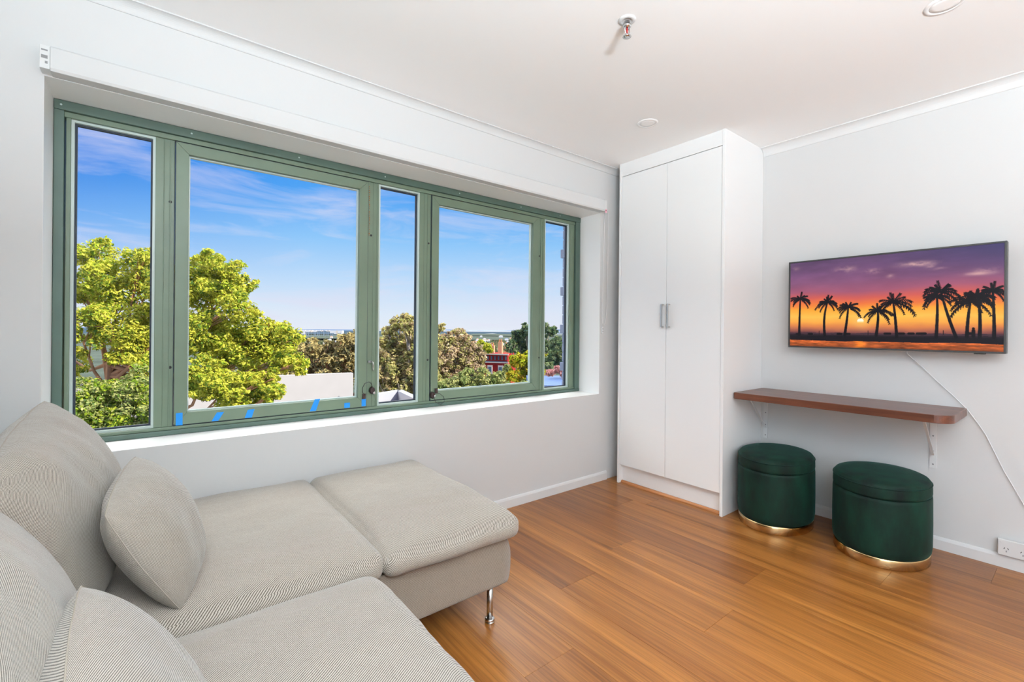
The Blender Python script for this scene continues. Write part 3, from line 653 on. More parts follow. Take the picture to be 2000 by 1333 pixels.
    f = np.stack([idx[:-1, :-1], idx[1:, :-1], idx[1:, 1:], idx[:-1, 1:]], -1).reshape(-1, 4)
    me = bpy.data.meshes.new('screen'); me.from_pydata(co.tolist(), [], f.tolist())
    ca = me.color_attributes.new('picture', 'FLOAT_COLOR', 'POINT')
    ca.data.foreach_set('color', np.concatenate([li.reshape(-1, 3), np.ones((W_ * H_, 1))], 1).astype(np.float32).ravel())
    mt = bpy.data.materials.new('lit_screen'); mt.use_nodes = True; n = mt.node_tree.nodes; l = mt.node_tree.links
    bs = n['Principled BSDF']; bs.inputs['Base Color'].default_value = (0.005, 0.005, 0.006, 1); bs.inputs['Roughness'].default_value = 0.35; bs.inputs['Specular IOR Level'].default_value = 0.15
    at = n.new('ShaderNodeAttribute'); at.attribute_name = 'picture'; l.new(at.outputs['Color'], bs.inputs['Emission Color']); bs.inputs['Emission Strength'].default_value = 1.0
    me.materials.append(mt)
    return me
tv = empty('television', (XE, 0.765, 1.37), 'wall-mounted television showing a sunset behind palm trees', 'television')
TX, TY0, TY1, TZ0, TZ1 = 3.325, 0.270, 1.258, 1.0905, 1.652
b = MB(); bz = 0.0095
b.box(TX, TX + 0.055, TY0, TY1, TZ0, TZ0 + bz); b.box(TX, TX + 0.055, TY0, TY1, TZ1 - bz, TZ1); b.box(TX, TX + 0.055, TY0, TY0 + bz, TZ0 + bz, TZ1 - bz); b.box(TX, TX + 0.055, TY1 - bz, TY1, TZ0 + bz, TZ1 - bz)
b.box(TX + 0.008, TX + 0.055, TY0 + bz, TY1 - bz, TZ0 + bz, TZ1 - bz)
b.build('bezel', M_BEZEL, tv, bevel=0.001)
link('screen', screen_mesh(TY0 + bz, TY1 - bz, TZ0 + bz, TZ1 - bz, TX + 0.004), tv)['label'] = 'lit screen with palms before an orange and purple sunset'
b = MB(); b.box(TX + 0.008, TX + 0.05, 0.345, 0.385, TZ0 - 0.006, TZ0 - 0.0003); b.build('sensor', M_BEZEL, tv)
b = MB(); b.box(TX + 0.0555, XE - 0.0005, 0.62, 0.90, 1.22, 1.52); b.build('wall_mount', M_BLACK, tv)

b = MB()
pts = [(3.40, 0.665, 1.088), (3.408, 0.664, 1.07), (3.416, 0.60, 1.0), (3.418, 0.538, 0.926), (3.418, 0.47, 0.85), (3.416, 0.416, 0.785), (3.418, 0.375, 0.715), (3.42, 0.348, 0.664), (3.42, 0.283, 0.494), (3.42, 0.212, 0.338), (3.42, 0.15, 0.24), (3.40, 0.11, 0.17), (3.395, 0.10, 0.125)]
b.tube(pts, 0.0024, 7)
tag(b.build('power_cable', M_CORD), 'thin white cable hanging from the television down past the shelf end', 'cable')

# double power point over the skirting
po = empty('power_outlet', (3.42, 0.24, 0.109), 'white double power point just above the skirting at the right edge', 'power outlet')
b = MB(); b.box(3.398, XE - 0.0135, 0.183, 0.300, 0.0695, 0.150); b.build('faceplate', M_WHITE, po, bevel=0.003)
for cy in (0.270, 0.213):
    b = MB(); xo = 3.3975
    for dy, dz, an in ((0.0065, 0.004, 0.5), (-0.0065, 0.004, -0.5), (0, -0.010, 0)):
        b.obox((xo, cy + dy, 0.103 + dz), (1, 0, 0), (0, math.cos(an), math.sin(an)), (0, -math.sin(an), math.cos(an)), 0.0006, 0.0012, 0.0042)
    b.build('socket_pins', M_HOLE, po)
for cy in (0.285, 0.200):
    b = MB(); b.box(3.394, 3.3978, cy - 0.006, cy + 0.006, 0.130, 0.139); b.build('switch', M_WHITE, po, bevel=0.001)

# ------------------------------------------------------------------ shelf with brackets
sh = empty('wall_shelf', (XE, 0.94, 0.75), 'polished red-brown timber shelf with a rounded corner on white brackets', 'shelf')
poly = [(XE - 0.001, 1.462), (3.010, 1.462), (3.003, 1.455)]
rc = 0.075; cx_, cy_ = 3.003 + rc, 0.418 + rc
for i in range(13):
    a = math.pi + math.pi / 2 * i / 12; poly.append((cx_ + rc * math.cos(a), cy_ + rc * math.sin(a)))
poly += [(XE - 0.013, 0.418), (XE - 0.013, 0.430), (XE - 0.001, 0.430)]
b = MB(); b.prism(poly, (0, 0, 0.751), (1, 0, 0), (0, 1, 0), (0, 0, 1), 0.041)
b.build('board', M_SHELF, sh, bevel=0.003)
for y in (1.438, 0.553):
    b = MB()
    b.box(XE - 0.0045, XE - 0.0005, y - 0.014, y + 0.014, 0.441, 0.7505)
    b.box(3.12, XE - 0.0045, y - 0.013, y + 0.013, 0.7465, 0.7505)
    d = Vector((3.18 - 3.425, 0, 0.7455 - 0.515)); Ld = d.length; d.normalize(); nn = Vector((0, 1, 0)); q = d.cross(nn)
    b.obox((Vector((3.18, y, 0.7445)) + Vector((3.424, y, 0.515))) / 2, d, nn, q, Ld / 2, 0.006, 0.003)
    br = b.build('bracket', M_TRIM, sh); br['label'] = 'white pressed steel bracket'
    for z in (0.62, 0.535, 0.462):
        b = MB(); b.lathe((XE - 0.0046, y, z), [(0.0042, 0), (0.0042, 0.001)], n=12, ex=(0, 1, 0), ey=(0, 0, 1), ez=(-1, 0, 0)); b.build('screw', M_GREY, br)

# ------------------------------------------------------------------ velvet stools
def stool(loc, a, bb, th, h, label):
    t = empty('storage_stool', loc, label, 'stool', 'green velvet stools under the shelf', rz=th)
    Mw = parent_world(t); c = Mw @ Vector((0, 0, 0)); ex = (math.cos(th), math.sin(th), 0); ey = (-math.sin(th), math.cos(th), 0)
    lz = h - 0.082
    def L_(prof, name, mt):
        q = MB(); q.lathe(c, prof, n=72, ex=ex, ey=ey, sx=a, sy=bb); return q.build(name, mt, t)
    L_([(0.965, 0.0005), (0.975, 0.003), (0.975, 0.046), (0.965, 0.0505)], 'gold_base', M_BRASS)['label'] = 'polished gold band'
    L_([(0.90, 0.051), (0.965, 0.052), (0.985, 0.058), (1.0, 0.085), (1.004, 0.2), (0.998, lz - 0.02), (0.990, lz - 0.004), (0.97, lz - 0.0015)], 'body', M_VELVET)
    # padded lid
    pr = [(0.95, lz - 0.001), (0.988, lz + 0.002), (0.996, lz + 0.012), (0.994, h - 0.045), (0.985, h - 0.028), (0.968, h - 0.016), (0.94, h - 0.008), (0.90, h - 0.004), (0.7, h + 0.001), (0.4, h + 0.004), (0.1, h + 0.005)]
    L_(pr, 'lid', M_VELVET)
    q = MB(); n_ = 72
    q.tube([c + Vector(ex) * (0.988 * a * math.cos(2 * math.pi * k / n_)) + Vector(ey) * (0.988 * bb * math.sin(2 * math.pi * k / n_)) + Vector((0, 0, h - 0.026)) for k in range(n_)], 0.0028, 6, closed=True)
    q.build('piping', M_VELVET, t)
    return t
stool((3.122, 1.247, 0), 0.275, 0.209, 0.17, 0.437, 'oval dark green velvet stool standing against the wardrobe side')
stool((3.150, 0.722, 0), 0.262, 0.214, 0.13, 0.430, 'oval dark green velvet stool under the free end of the shelf, nearer the camera')

# ------------------------------------------------------------------ ceiling fittings
sk = empty('fire_sprinkler', (1.563, 1.221, ZC), 'chrome fire sprinkler head with a red bulb on the ceiling', 'sprinkler')
c = (1.563, 1.221, ZC - 0.0005); kw = dict(ez=(0, 0, -1), ey=(0, -1, 0))
b = MB(); b.lathe(c, [(0.036, 0), (0.035, 0.003), (0.020, 0.007), (0.018, 0.004)], n=32, **kw); b.build('escutcheon', M_TRIM, sk)
b = MB(); b.lathe(c, [(0.011, 0.007), (0.011, 0.020), (0.016, 0.021), (0.016, 0.030), (0.010, 0.031), (0.009, 0.034)], n=18, **kw); b.build('body', M_CHROME, sk)
b = MB(); b.lathe(c, [(0.004, 0.0345), (0.0048, 0.045), (0.003, 0.058)], n=12, **kw); b.build('glass_bulb', M_RED, sk)
b = MB(); z0 = ZC
for s in (-1, 1): b.tube([(1.563 + s * 0.0125, 1.221, z0 - 0.0315), (1.563 + s * 0.016, 1.221, z0 - 0.045), (1.563 + s * 0.008, 1.221, z0 - 0.060), (1.563, 1.221, z0 - 0.065)], 0.0026, 7)
b.build('yoke', M_CHROME, sk)
b = MB(); b.lathe(c, [(0.004, 0.062), (0.006, 0.068), (0.017, 0.0685), (0.018, 0.071), (0.006, 0.073)], n=20, **kw); b.build('deflector', M_CHROME, sk)
def downlight(x, y, label):
    t = empty('downlight', (x, y, ZC), label, 'ceiling light', 'round white ceiling fittings')
    b = MB(); b.lathe((x, y, ZC - 0.0005), [(0.064, 0), (0.062, 0.003), (0.050, 0.005), (0.047, 0.003)], n=40, ez=(0, 0, -1), ey=(0, -1, 0), caps=False); b.build('rim', M_CEIL, t)
    b = MB(); b.lathe((x, y, ZC - 0.001), [(0.047, 0), (0.046, 0.0025), (0.03, 0.003)], n=32, ez=(0, 0, -1), ey=(0, -1, 0)); b.build('lens', M_CEIL, t)
downlight(2.442, 1.742, 'round white ceiling fitting just before the wardrobe')
downlight(2.463, 0.375, 'round white ceiling fitting cut by the top edge of the picture')

# ------------------------------------------------------------------ SOFA
def nz3(p, s): return noise.noise(Vector(p) * s)
def soft_box(c, hx, hy, hz, r, bulge=0.02, seed=0, n=26, sag=0.0, wr=0.004, drop=None):
    """rounded, slightly bulging cushion; returns a mesh with metric UVs"""
    bm_ = bmesh.new(); uvl = bm_.loops.layers.uv.new('UVMap'); c = Vector(c); H = Vector((hx, hy, hz))
    cache = {}
    def pt(p):
        key = (round(p[0], 5), round(p[1], 5), round(p[2], 5))
        if key in cache: return cache[key]
        q = Vector((p[0] * hx, p[1] * hy, p[2] * hz)); inner = Vector([max(-H[i] + r, min(H[i] - r, q[i])) for i in range(3)])
        d = q - inner
        if d.length > 1e-7: q = inner + d.normalized() * r
        fx = 1 - p[0] ** 4; fy = 1 - p[1] ** 4; fz = 1 - p[2] ** 2
        q.z += bulge * fx * fy * (1 if p[2] > 0 else 0.2) * abs(p[2]) - sag * math.exp(-((p[0] + 0.2) ** 2 + p[1] ** 2) * 3) * (p[2] > 0)
        q.y += 0.35 * bulge * fz * fx * p[1]; q.x += 0.35 * bulge * fz * fy * p[0]
        w_ = Vector((nz3((q.x + seed * 3.1, q.y, q.z), 5), nz3((q.y + seed * 7.7, q.x, q.z), 5), nz3((q.z, q.x + seed * 2.3, q.y), 4) * 1.3 + nz3((q.x * 1.5, q.y * 4 + seed, 0), 4) * 0.7))
        q += w_ * wr
        if drop: q = drop(q, p)
        v = bm_.verts.new(c + q); cache[key] = v; return v
    g = [math.sin(math.pi / 2 * (-1 + 2 * i / n)) * 0.35 + (-1 + 2 * i / n) * 0.65 for i in range(n + 1)]
    for ax in range(3):
        for sgn in (-1, 1):
            a1, a2 = (ax + 1) % 3, (ax + 2) % 3
            for i in range(n):
                for j in range(n):
                    ps = []
                    for (ii, jj) in ((i, j), (i + 1, j), (i + 1, j + 1), (i, j + 1)):
                        p = [0, 0, 0]; p[ax] = sgn; p[a1] = g[ii]; p[a2] = g[jj]; ps.append(tuple(p))
                    if sgn < 0: ps = ps[::-1]
                    vs = [pt(p) for p in ps]
                    try: f = bm_.faces.new(vs)
                    except ValueError: continue
                    f.smooth = True
                    for lp, p in zip(f.loops, ps):
                        q = lp.vert.co
                        if ax == 2: lp[uvl].uv = (q.x, q.y)
                        elif ax == 0: lp[uvl].uv = (q.x * 0 + c.x + hx * sgn - sgn * (q.z - c.z - hz), q.y)
                        else: lp[uvl].uv = (q.x, c.y + hy * sgn - sgn * (q.z - c.z - hz))
    me = bpy.data.meshes.new('cushion'); bm_.normal_update(); bm_.to_mesh(me); bm_.free()
    return me

def pillow(c, U, V, w_, h, T, seed=0, round_=0.35, n=44, wr=0.006, pexp=2.6, asym=0.0, slump=0.0, mt=None, back=0.9, front=1.1):
    """stuffed pillow: U across, V up, normal U x V"""
    U = Vector(U).normalized(); V = Vector(V); V = (V - U * V.dot(U)).normalized(); Nn = U.cross(V); c = Vector(c)
    bm_ = bmesh.new(); uvl = bm_.loops.layers.uv.new('UVMap')
    g = [math.sin(math.pi / 2 * (-1 + 2 * i / n)) for i in range(n + 1)]
    grids = []
    for side in (1, -1):
        G = []
        for i, s in enumerate(g):
            row = []
            for j, t in enumerate(g):
                if side == -1 and (i in (0, n) or j in (0, n)): row.append(grids[0][i][j]); continue
                xs = s * ((1 - round_) + round_ * math.sqrt(1 - t * t / 2)); ts_ = t * ((1 - round_) + round_ * math.sqrt(1 - s * s / 2))
                k = 1 - 0.035 * (1 - t * t) * abs(s) ** 3; k2 = 1 - 0.035 * (1 - s * s) * abs(t) ** 3
                x = w_ / 2 * xs * k; y = h / 2 * ts_ * k2
                d = T / 2 * ((1 - abs(s) ** pexp) * (1 - abs(t) ** pexp)) ** 0.5
                d *= (1 + asym * -t)
                edge = 1 - max(abs(s), abs(t)) ** 6
                p0 = (x + seed * 1.7, y, side * 0.3 + seed)
                wv = nz3(p0, 6) * wr + nz3((x * 9 + seed, y * 3.5, side), 1.6) * wr * 0.9 * edge
                # radiating creases at the corners
                cr_ = 0.0
                for (a_, b_) in ((1, 1), (1, -1), (-1, 1), (-1, -1)):
                    rr = math.hypot(s - a_, t - b_); an = math.atan2(t - b_, s - a_)
                    cr_ += math.sin(an * 9 + seed) * math.exp(-rr * 5) * 0.010
                d += (wv + cr_ * edge)
                d = max(d, 0.0) * (front if side == 1 else back)
                q = c + U * x + V * (y - slump * (1 - s * s) * max(t, 0) ** 2 * 0.0) + Nn * (d * side) + Vector((0, 0, -slump * (s * s) * max(t, 0)))
                row.append(bm_.verts.new(q))
            G.append(row)
        grids.append(G)
    for gi, G in enumerate(grids):
        for i in range(n):
            for j in range(n):
                vs = [G[i][j], G[i + 1][j], G[i + 1][j + 1], G[i][j + 1]]; ij = [(i, j), (i + 1, j), (i + 1, j + 1), (i, j + 1)]
                if gi == 1: vs.reverse(); ij.reverse()
                try: f = bm_.faces.new(vs)
                except ValueError: continue
                f.smooth = True
                for lp, (a_, b_) in zip(f.loops, ij):
                    su_, tu_ = math.asin(max(-1, min(1, g[a_]))) / (math.pi / 2), math.asin(max(-1, min(1, g[b_]))) / (math.pi / 2)
                    lp[uvl].uv = ((0.5 * g[a_] + 0.5 * su_) * w_ * 0.9 + gi * 2, (0.5 * g[b_] + 0.5 * tu_) * h * 0.9 + gi * 2)
    rim = [grids[0][i][0].co.copy() for i in range(n)] + [grids[0][n][j].co.copy() for j in range(n)] + [grids[0][i][n].co.copy() for i in range(n, 0, -1)] + [grids[0][0][j].co.copy() for j in range(n, 0, -1)]
    me = bpy.data.meshes.new('pillow'); bm_.normal_update(); bm_.to_mesh(me); bm_.free(); me.materials.append(mt or M_FAB)
    return me, rim

def make_pillow(name, label, cat, c, U, V, w_, h, T, group=None, mt=None, **k):
    me, rim = pillow(c, U, V, w_, h, T, mt=mt, **k)
    o = empty(name, tuple(c), label, cat, group)
    me.name = name
    link('cover', me, o)
    q = MB(); rim2 = [rim[0]]
    for p in rim[1:]:
        if (p - rim2[-1]).length > 0.004: rim2.append(p)
    q.tube(rim2, 0.0013, 6, closed=True); q.build('seam', M_PIPE, o)
    return o

sofa = empty('corner_sofa', (0.35, 1.45, 0), 'light grey-beige corner sofa with a long chaise along the window wall', 'sofa')
# frame under the chaise
def base_box(x0, x1, y0, y1, z0, z1, name, r=0.035):
    me = soft_box(((x0 + x1) / 2, (y0 + y1) / 2, (z0 + z1) / 2), (x1 - x0) / 2, (y1 - y0) / 2, (z1 - z0) / 2, r, bulge=0.0, wr=0.0015, n=20)
    me.materials.append(M_FAB3); me.name = name; return link(name, me, sofa)
def base_drop(x0, x1, y0, y1, z0, z1, name):
    # chaise base: the free end is cut back at the top and the bottom like the real cover
    def dr(q, p):
        hz = (z1 - z0) / 2; t = q.z / hz
        if p[0] > 0.5:
            q.x -= 0.035 * max(t, 0) ** 2.2 * (p[0] - 0.5) * 2 + 0.018 * max(-t, 0) ** 3 * (p[0] - 0.5) * 2
        return q
    me = soft_box(((x0 + x1) / 2, (y0 + y1) / 2, (z0 + z1) / 2), (x1 - x0) / 2, (y1 - y0) / 2, (z1 - z0) / 2, 0.016, bulge=0.0, wr=0.0015, n=22, drop=dr)
    me.materials.append(M_FAB3); me.name = name; return link(name, me, sofa)
base_drop(-0.36, 1.178, 1.478, 2.402, 0.150, 0.362, 'chaise_base')
base_box(-0.36, 0.60, 0.55, 1.470, 0.150, 0.345, 'seat_base', 0.016)
base_box(-0.505, -0.365, 0.55, 2.402, 0.150, 0.60, 'back_frame', 0.03)
# seat cushions
def cushion(name, c, hx, hy, hz, **k):
    me = soft_box(c, hx, hy, hz, **k); me.materials.append(M_FAB); me.name = name; return link(name, me, sofa)
def front_roll(amount):
    def f(q, p):
        # the front edge (towards -Y) rolls down
        if p[1] < -0.3: q.z -= amount * ((-p[1] - 0.3) / 0.7) ** 2
        return q
    return f
cushion('seat_cushion', (0.135, 1.925, 0.404), 0.487, 0.487, 0.046, r=0.042, bulge=0.028, seed=1, sag=0.008, wr=0.006, drop=front_roll(0.012))
cushion('seat_cushion', (0.905, 1.915, 0.406), 0.287, 0.485, 0.044, r=0.040, bulge=0.024, seed=2, wr=0.005, drop=front_roll(0.016))
cushion('seat_cushion', (0.110, 0.945, 0.376), 0.465, 0.462, 0.056, r=0.052, bulge=0.030, seed=3, sag=0.006, wr=0.007)
for x, y in ((1.093, 1.494 + 0.02), (1.093, 2.36), (-0.28, 2.36), (0.54, 0.60), (-0.28, 0.60)):
    b = MB(); b.tube([(x, y, 0.006), (x, y, 0.1505)], 0.0125, 20); lg = b.build('leg', M_STEEL, sofa); lg['label'] = 'slim nickel leg'
    b = MB(); b.lathe((x, y, 0.0005), [(0.019, 0), (0.020, 0.002), (0.020, 0.006), (0.0175, 0.008), (0.0175, 0.011), (0.020, 0.013), (0.019, 0.017), (0.013, 0.018)], n=24); b.build('foot', M_CHROME, lg)

make_pillow('back_cushion', 'large grey-beige back cushion at the window end of the sofa, ribs upright', 'cushion', (-0.225, 1.915, 0.672), (0, 1, 0.09), (-0.30, 0, 0.95), 0.88, 0.49, 0.27, 'large back cushions', seed=1, round_=0.16, asym=0.18, slump=0.015, wr=0.010)
make_pillow('back_cushion', 'large grey-beige back cushion at the lower left edge, nearest the camera', 'cushion', (-0.255, 0.985, 0.660), (0, 1, 0), (-0.30, 0, 0.95), 0.90, 0.50, 0.29, 'large back cushions', seed=5, round_=0.42, asym=0.15, slump=0.03, wr=0.008)
make_pillow('throw_pillow', 'smaller grey-beige pillow leaning on the back cushion at the window end of the sofa', 'pillow', (0.020, 1.690, 0.606), (0.114, 0.989, 0.095), (-0.465, -0.032, 0.885), 0.49, 0.37, 0.20, 'small loose pillows', seed=2, round_=0.42, wr=0.009, mt=M_FAB2, back=0.75, front=0.92, pexp=2.2)
make_pillow('throw_pillow', 'smaller grey-beige pillow in front at the bottom edge, with wide dark ribs', 'pillow', (0.005, 0.888, 0.592), (-0.055, 0.998, 0.02), (-0.523, -0.029, 0.852), 0.48, 0.36, 0.18, 'small loose pillows', seed=3, round_=0.38, wr=0.009, mt=M_FAB2, back=1.1, front=0.62)

# ================================================================== OUTSIDE THE WINDOW
GZ = -9.0
M_GROUND = mat('suburb_ground', lin(82, 92, 80), 0.95, spec=0.1, noise_amt=0.35, noise_scale=0.05)
def leaf_mat(name, trans=0.28):
    mt = bpy.data.materials.new(name); mt.use_nodes = True; n = mt.node_tree.nodes; l = mt.node_tree.links; n.clear()
    o = n.new('ShaderNodeOutputMaterial'); at = n.new('ShaderNodeAttribute'); at.attribute_name = 'leaf'
    d = n.new('ShaderNodeBsdfDiffuse'); t = n.new('ShaderNodeBsdfTranslucent'); mx = n.new('ShaderNodeMixShader'); mx.inputs[0].default_value = trans
    l.new(at.outputs['Color'], d.inputs[0]); l.new(at.outputs['Color'], t.inputs[0]); l.new(d.outputs[0], mx.inputs[1]); l.new(t.outputs[0], mx.inputs[2]); l.new(mx.outputs[0], o.inputs[0])
    return mt
M_LEAF = leaf_mat('leaves')
M_BARK = mat('brown_bark', lin(186, 140, 106), 0.9, spec=0.1, noise_amt=0.3, noise_scale=4)
M_BARKG = mat('pale_bark', lin(190, 176, 160), 0.9, spec=0.1, noise_amt=0.3, noise_scale=4)
M_RENDER = mat('white_rendered_wall', lin(184, 178, 176), 0.85, spec=0.1, noise_amt=0.04, noise_scale=1.5)
M_PARAPET = mat('pale_parapet', lin(176, 178, 186), 0.8, spec=0.1)
M_TERRA = mat('peach_roof_deck', lin(176, 144, 116), 0.85, spec=0.1, noise_amt=0.1, noise_scale=2)
M_BRICKRED = mat('red_painted_brick', lin(176, 52, 50), 0.85, spec=0.1, noise_amt=0.15, noise_scale=1.2)
M_PEACH = mat('terracotta_pots', lin(222, 168, 132), 0.8, spec=0.1)
M_TRIMW = mat('pale_stone_trim', lin(222, 206, 196), 0.8, spec=0.1)
M_DGLASS = mat('dark_window_panes', lin(84, 104, 120), 0.3)
M_BRICKB = mat('grey_painted_brick', lin(138, 146, 168), 0.85, spec=0.1, noise_amt=0.12, noise_scale=12)

b = MB(); g_ = []
for d_, z_ in ((4, GZ), (100, GZ), (1700, -60), (6000, -75), (9000, -75)):
    for s_ in (-1, 1): g_.append(tuple(FWD * d_ + RIGHT * s_ * (60 + d_ * 1.6)) [:2] + (z_,))
b._add(g_, [(2 * i, 2 * i + 1, 2 * i + 3, 2 * i + 2) for i in range(4)]); tag(b.build('ground', M_GROUND), 'distant suburban ground below the window', 'ground', kind='structure')

def leaves(clumps, n_per, size, cols, seed, flat=0.25, shell=0.55, sub=7):
    """clumps: (x, y, z, rx, ry, rz). Leaves sit on small sub-clusters over each clump."""
    r = np.random.RandomState(seed); V = []; Cc = []
    tot = sum(c[3] * c[5] for c in clumps)
    cols = np.array(cols)[:, :3]
    for c in clumps:
        n = int(n_per * c[3] * c[5] / tot * 1.0) + 20
        k = max(6, int(sub * 6)); d = r.normal(size=(k, 3)); d /= np.linalg.norm(d, axis=1)[:, None]; rad = r.uniform(0.45, 0.95, k)[:, None]
        cen = d * rad
        wh = r.randint(0, k, n); q = r.normal(size=(n, 3)); q /= np.linalg.norm(q, axis=1)[:, None]; q *= r.uniform(shell, 1.0, n)[:, None] ** 0.6
        p = cen[wh] + q * 0.27
        p = p * np.array(c[3:6]) + np.array(c[:3])
        nn = q + np.array([0, 0, 0.6]) + r.normal(size=(n, 3)) * 0.45; nn /= np.linalg.norm(nn, axis=1)[:, None]
        t = np.cross(nn, r.normal(size=(n, 3))); t /= np.linalg.norm(t, axis=1)[:, None] + 1e-9; bt = np.cross(nn, t)
        L_ = size * r.uniform(0.7, 1.4, n)[:, None]; W_ = L_ * 0.45
        quad = np.stack([p - t * L_, p - bt * W_, p + t * L_, p + bt * W_], 1)
        V.append(quad.reshape(-1, 3))
        mix = (r.rand(n) * 0.45 + r.rand(k)[wh] * 0.55) * (len(cols) - 1); i0 = mix.astype(int).clip(0, len(cols) - 2); f = (mix - i0)[:, None]
        cc = cols[i0] * (1 - f) + cols[i0 + 1] * f; cc = cc * r.uniform(0.82, 1.15, n)[:, None]
        Cc.append(np.repeat(cc, 4, 0))
    V = np.concatenate(V); Cc = np.concatenate(Cc).clip(0, 1); nf = len(V) // 4
    me = bpy.data.meshes.new('foliage'); me.vertices.add(len(V)); me.vertices.foreach_set('co', V.astype(np.float32).ravel())
    me.loops.add(nf * 4); me.loops.foreach_set('vertex_index', np.arange(nf * 4, dtype=np.int32))
    me.polygons.add(nf); me.polygons.foreach_set('loop_start', np.arange(0, nf * 4, 4, dtype=np.int32)); me.polygons.foreach_set('loop_total', np.full(nf, 4, dtype=np.int32))
    me.update(calc_edges=True)
    ca = me.color_attributes.new('leaf', 'FLOAT_COLOR', 'POINT'); ca.data.foreach_set('color', np.concatenate([Cc, np.ones((len(Cc), 1))], 1).astype(np.float32).ravel())
    me.materials.append(M_LEAF); return me

def tree(name, label, group, spots, depth, n, size, cols, seed, trunk=None, bark=None, thick=0.9, spread=0.25, branches=True, cat='tree', tr=0.16, **k):
    """spots: (px, py, radius px[, depth offset]) crown lobes; every lobe is a real volume at its own distance"""
    rnd = random.Random(seed); cl = []; sat = []
    for s in spots:
        if len(spots) > 5:
            for _ in range(3):
                a_ = rnd.uniform(0, 6.28); dd = depth + rnd.uniform(-spread, spread) * depth * 0.1; p = P(s[0] + math.cos(a_) * s[2] * 0.95, s[1] - math.sin(a_) * s[2] * 0.95, dd); rr = s[2] * rnd.uniform(.22, .4) / F_PX * dd
                sat.append((p.x, p.y, p.z, rr * 1.2, rr * 1.1, rr * 0.7))
        dz = s[3] if len(s) > 3 else rnd.uniform(-spread, spread) * depth * 0.12
        dd = depth + dz; p = P(s[0], s[1], dd); rr = s[2] / F_PX * dd
        cl.append((p.x, p.y, p.z, rr, rr * thick, rr * 0.85))
    ax = sum(c[0] for c in cl) / len(cl); ay = sum(c[1] for c in cl) / len(cl)
    if trunk: tp = P(trunk[0], trunk[1], depth); ax, ay, tz = tp.x, tp.y, tp.z
    else: tz = min(c[2] - c[5] for c in cl) - 0.5
    o = empty(name, (ax, ay, GZ), label, cat, group)
    me = leaves(cl + sat, n, size, cols, seed, **k); link('foliage', me, o)
    if branches:
        q = MB(); q.tube([(ax + 0.3, ay, GZ), (ax - 0.1, ay + 0.1, (GZ + tz) / 2), (ax, ay, tz)], [tr * 1.7, tr * 1.2, tr], 9)
        for c in cl:
            e = Vector(c[:3]); s_ = Vector((ax, ay, tz - rnd.uniform(0, 0.09) * depth)); mid = s_.lerp(e, 0.5) + Vector((rnd.uniform(-.2, .2), rnd.uniform(-.2, .2), -0.12 * (e - s_).length))
            pts = [s_, s_.lerp(mid, 0.6), mid, mid.lerp(e, 0.6) + Vector((0, 0, 0.05)), e + Vector((0, 0, c[5] * 0.4))]
            q.tube(pts, [tr * 0.7, tr * 0.55, tr * 0.42, tr * 0.28, tr * 0.08], 7)
            for _ in range(4):
                d = Vector((rnd.uniform(-1, 1), rnd.uniform(-1, 1), rnd.uniform(-.3, 1))).normalized()
                q.tube([mid.lerp(e, rnd.uniform(.2, .8)), e + Vector((d.x * c[3], d.y * c[4], d.z * c[5])) * 0.5, e + Vector((d.x * c[3], d.y * c[4], d.z * c[5])) * 0.85], [tr * 0.22, tr * 0.14, tr * 0.04], 5)
        q.build('trunk', bark or M_BARK, o)
    return o

YG = [lin(92, 128, 44), lin(168, 186, 54), lin(230, 224, 92), lin(190, 184, 66), lin(120, 150, 56), lin(70, 104, 54)]
YG2 = [lin(110, 140, 30), lin(160, 176, 40), lin(206, 196, 60), lin(190, 150, 50), lin(90, 130, 40)]
OL = [lin(112, 110, 76), lin(176, 158, 104), lin(214, 194, 132), lin(98, 104, 76), lin(164, 126, 90)]
OL2 = [lin(134, 138, 84), lin(188, 186, 108), lin(222, 208, 144), lin(160, 134, 104), lin(120, 130, 84)]
PK = [lin(160, 130, 104), lin(214, 184, 150), lin(236, 214, 172), lin(140, 116, 104), lin(204, 192, 120)]
GG = [lin(84, 112, 70), lin(140, 156, 90), lin(200, 196, 124), lin(104, 122, 92)]
DG = [lin(66, 92, 74), lin(104, 132, 88), lin(160, 170, 116), lin(76, 100, 96)]

tree('leafy_tree', 'big bright yellow-green tree filling the left half of the window', 'trees seen through the window',
     [(190, 505, 38), (272, 505, 32), (160, 560, 46), (225, 560, 60), (300, 545, 50), (350, 560, 55), (150, 640, 55), (240, 640, 62), (320, 640, 62), (395, 560, 58), (440, 560, 46), (465, 600, 34), (480, 555, 22),
      (400, 650, 62), (460, 680, 60), (515, 655, 44), (550, 660, 36), (500, 705, 44), (560, 705, 32), (585, 715, 16), (300, 715, 40), (265, 670, 40), (130, 700, 35), (410, 520, 30)], 12.0, 95000, 0.046, YG, 11, trunk=(215, 692), tr=0.08, spread=0.7, thick=0.85)
tree('leafy_tree', 'lower yellow-green foliage spray with a bare curved branch, behind the wide sash', 'trees seen through the window',
     [(400, 745, 46), (450, 760, 42), (500, 765, 36), (535, 768, 22), (470, 790, 30), (388, 745, 30), (520, 745, 22)], 9.5, 24000, 0.036, YG, 12, trunk=(330, 800), tr=0.07, spread=0.6)
tree('leafy_tree', 'soft green tree crown low in the leftmost window pane', 'trees seen through the window',
     [(170, 795, 50), (225, 780, 46), (275, 760, 42), (265, 820, 50), (200, 850, 50), (140, 840, 50), (298, 805, 28)], 9.0, 30000, 0.034, GG[:3] + YG[:3], 13, branches=False)
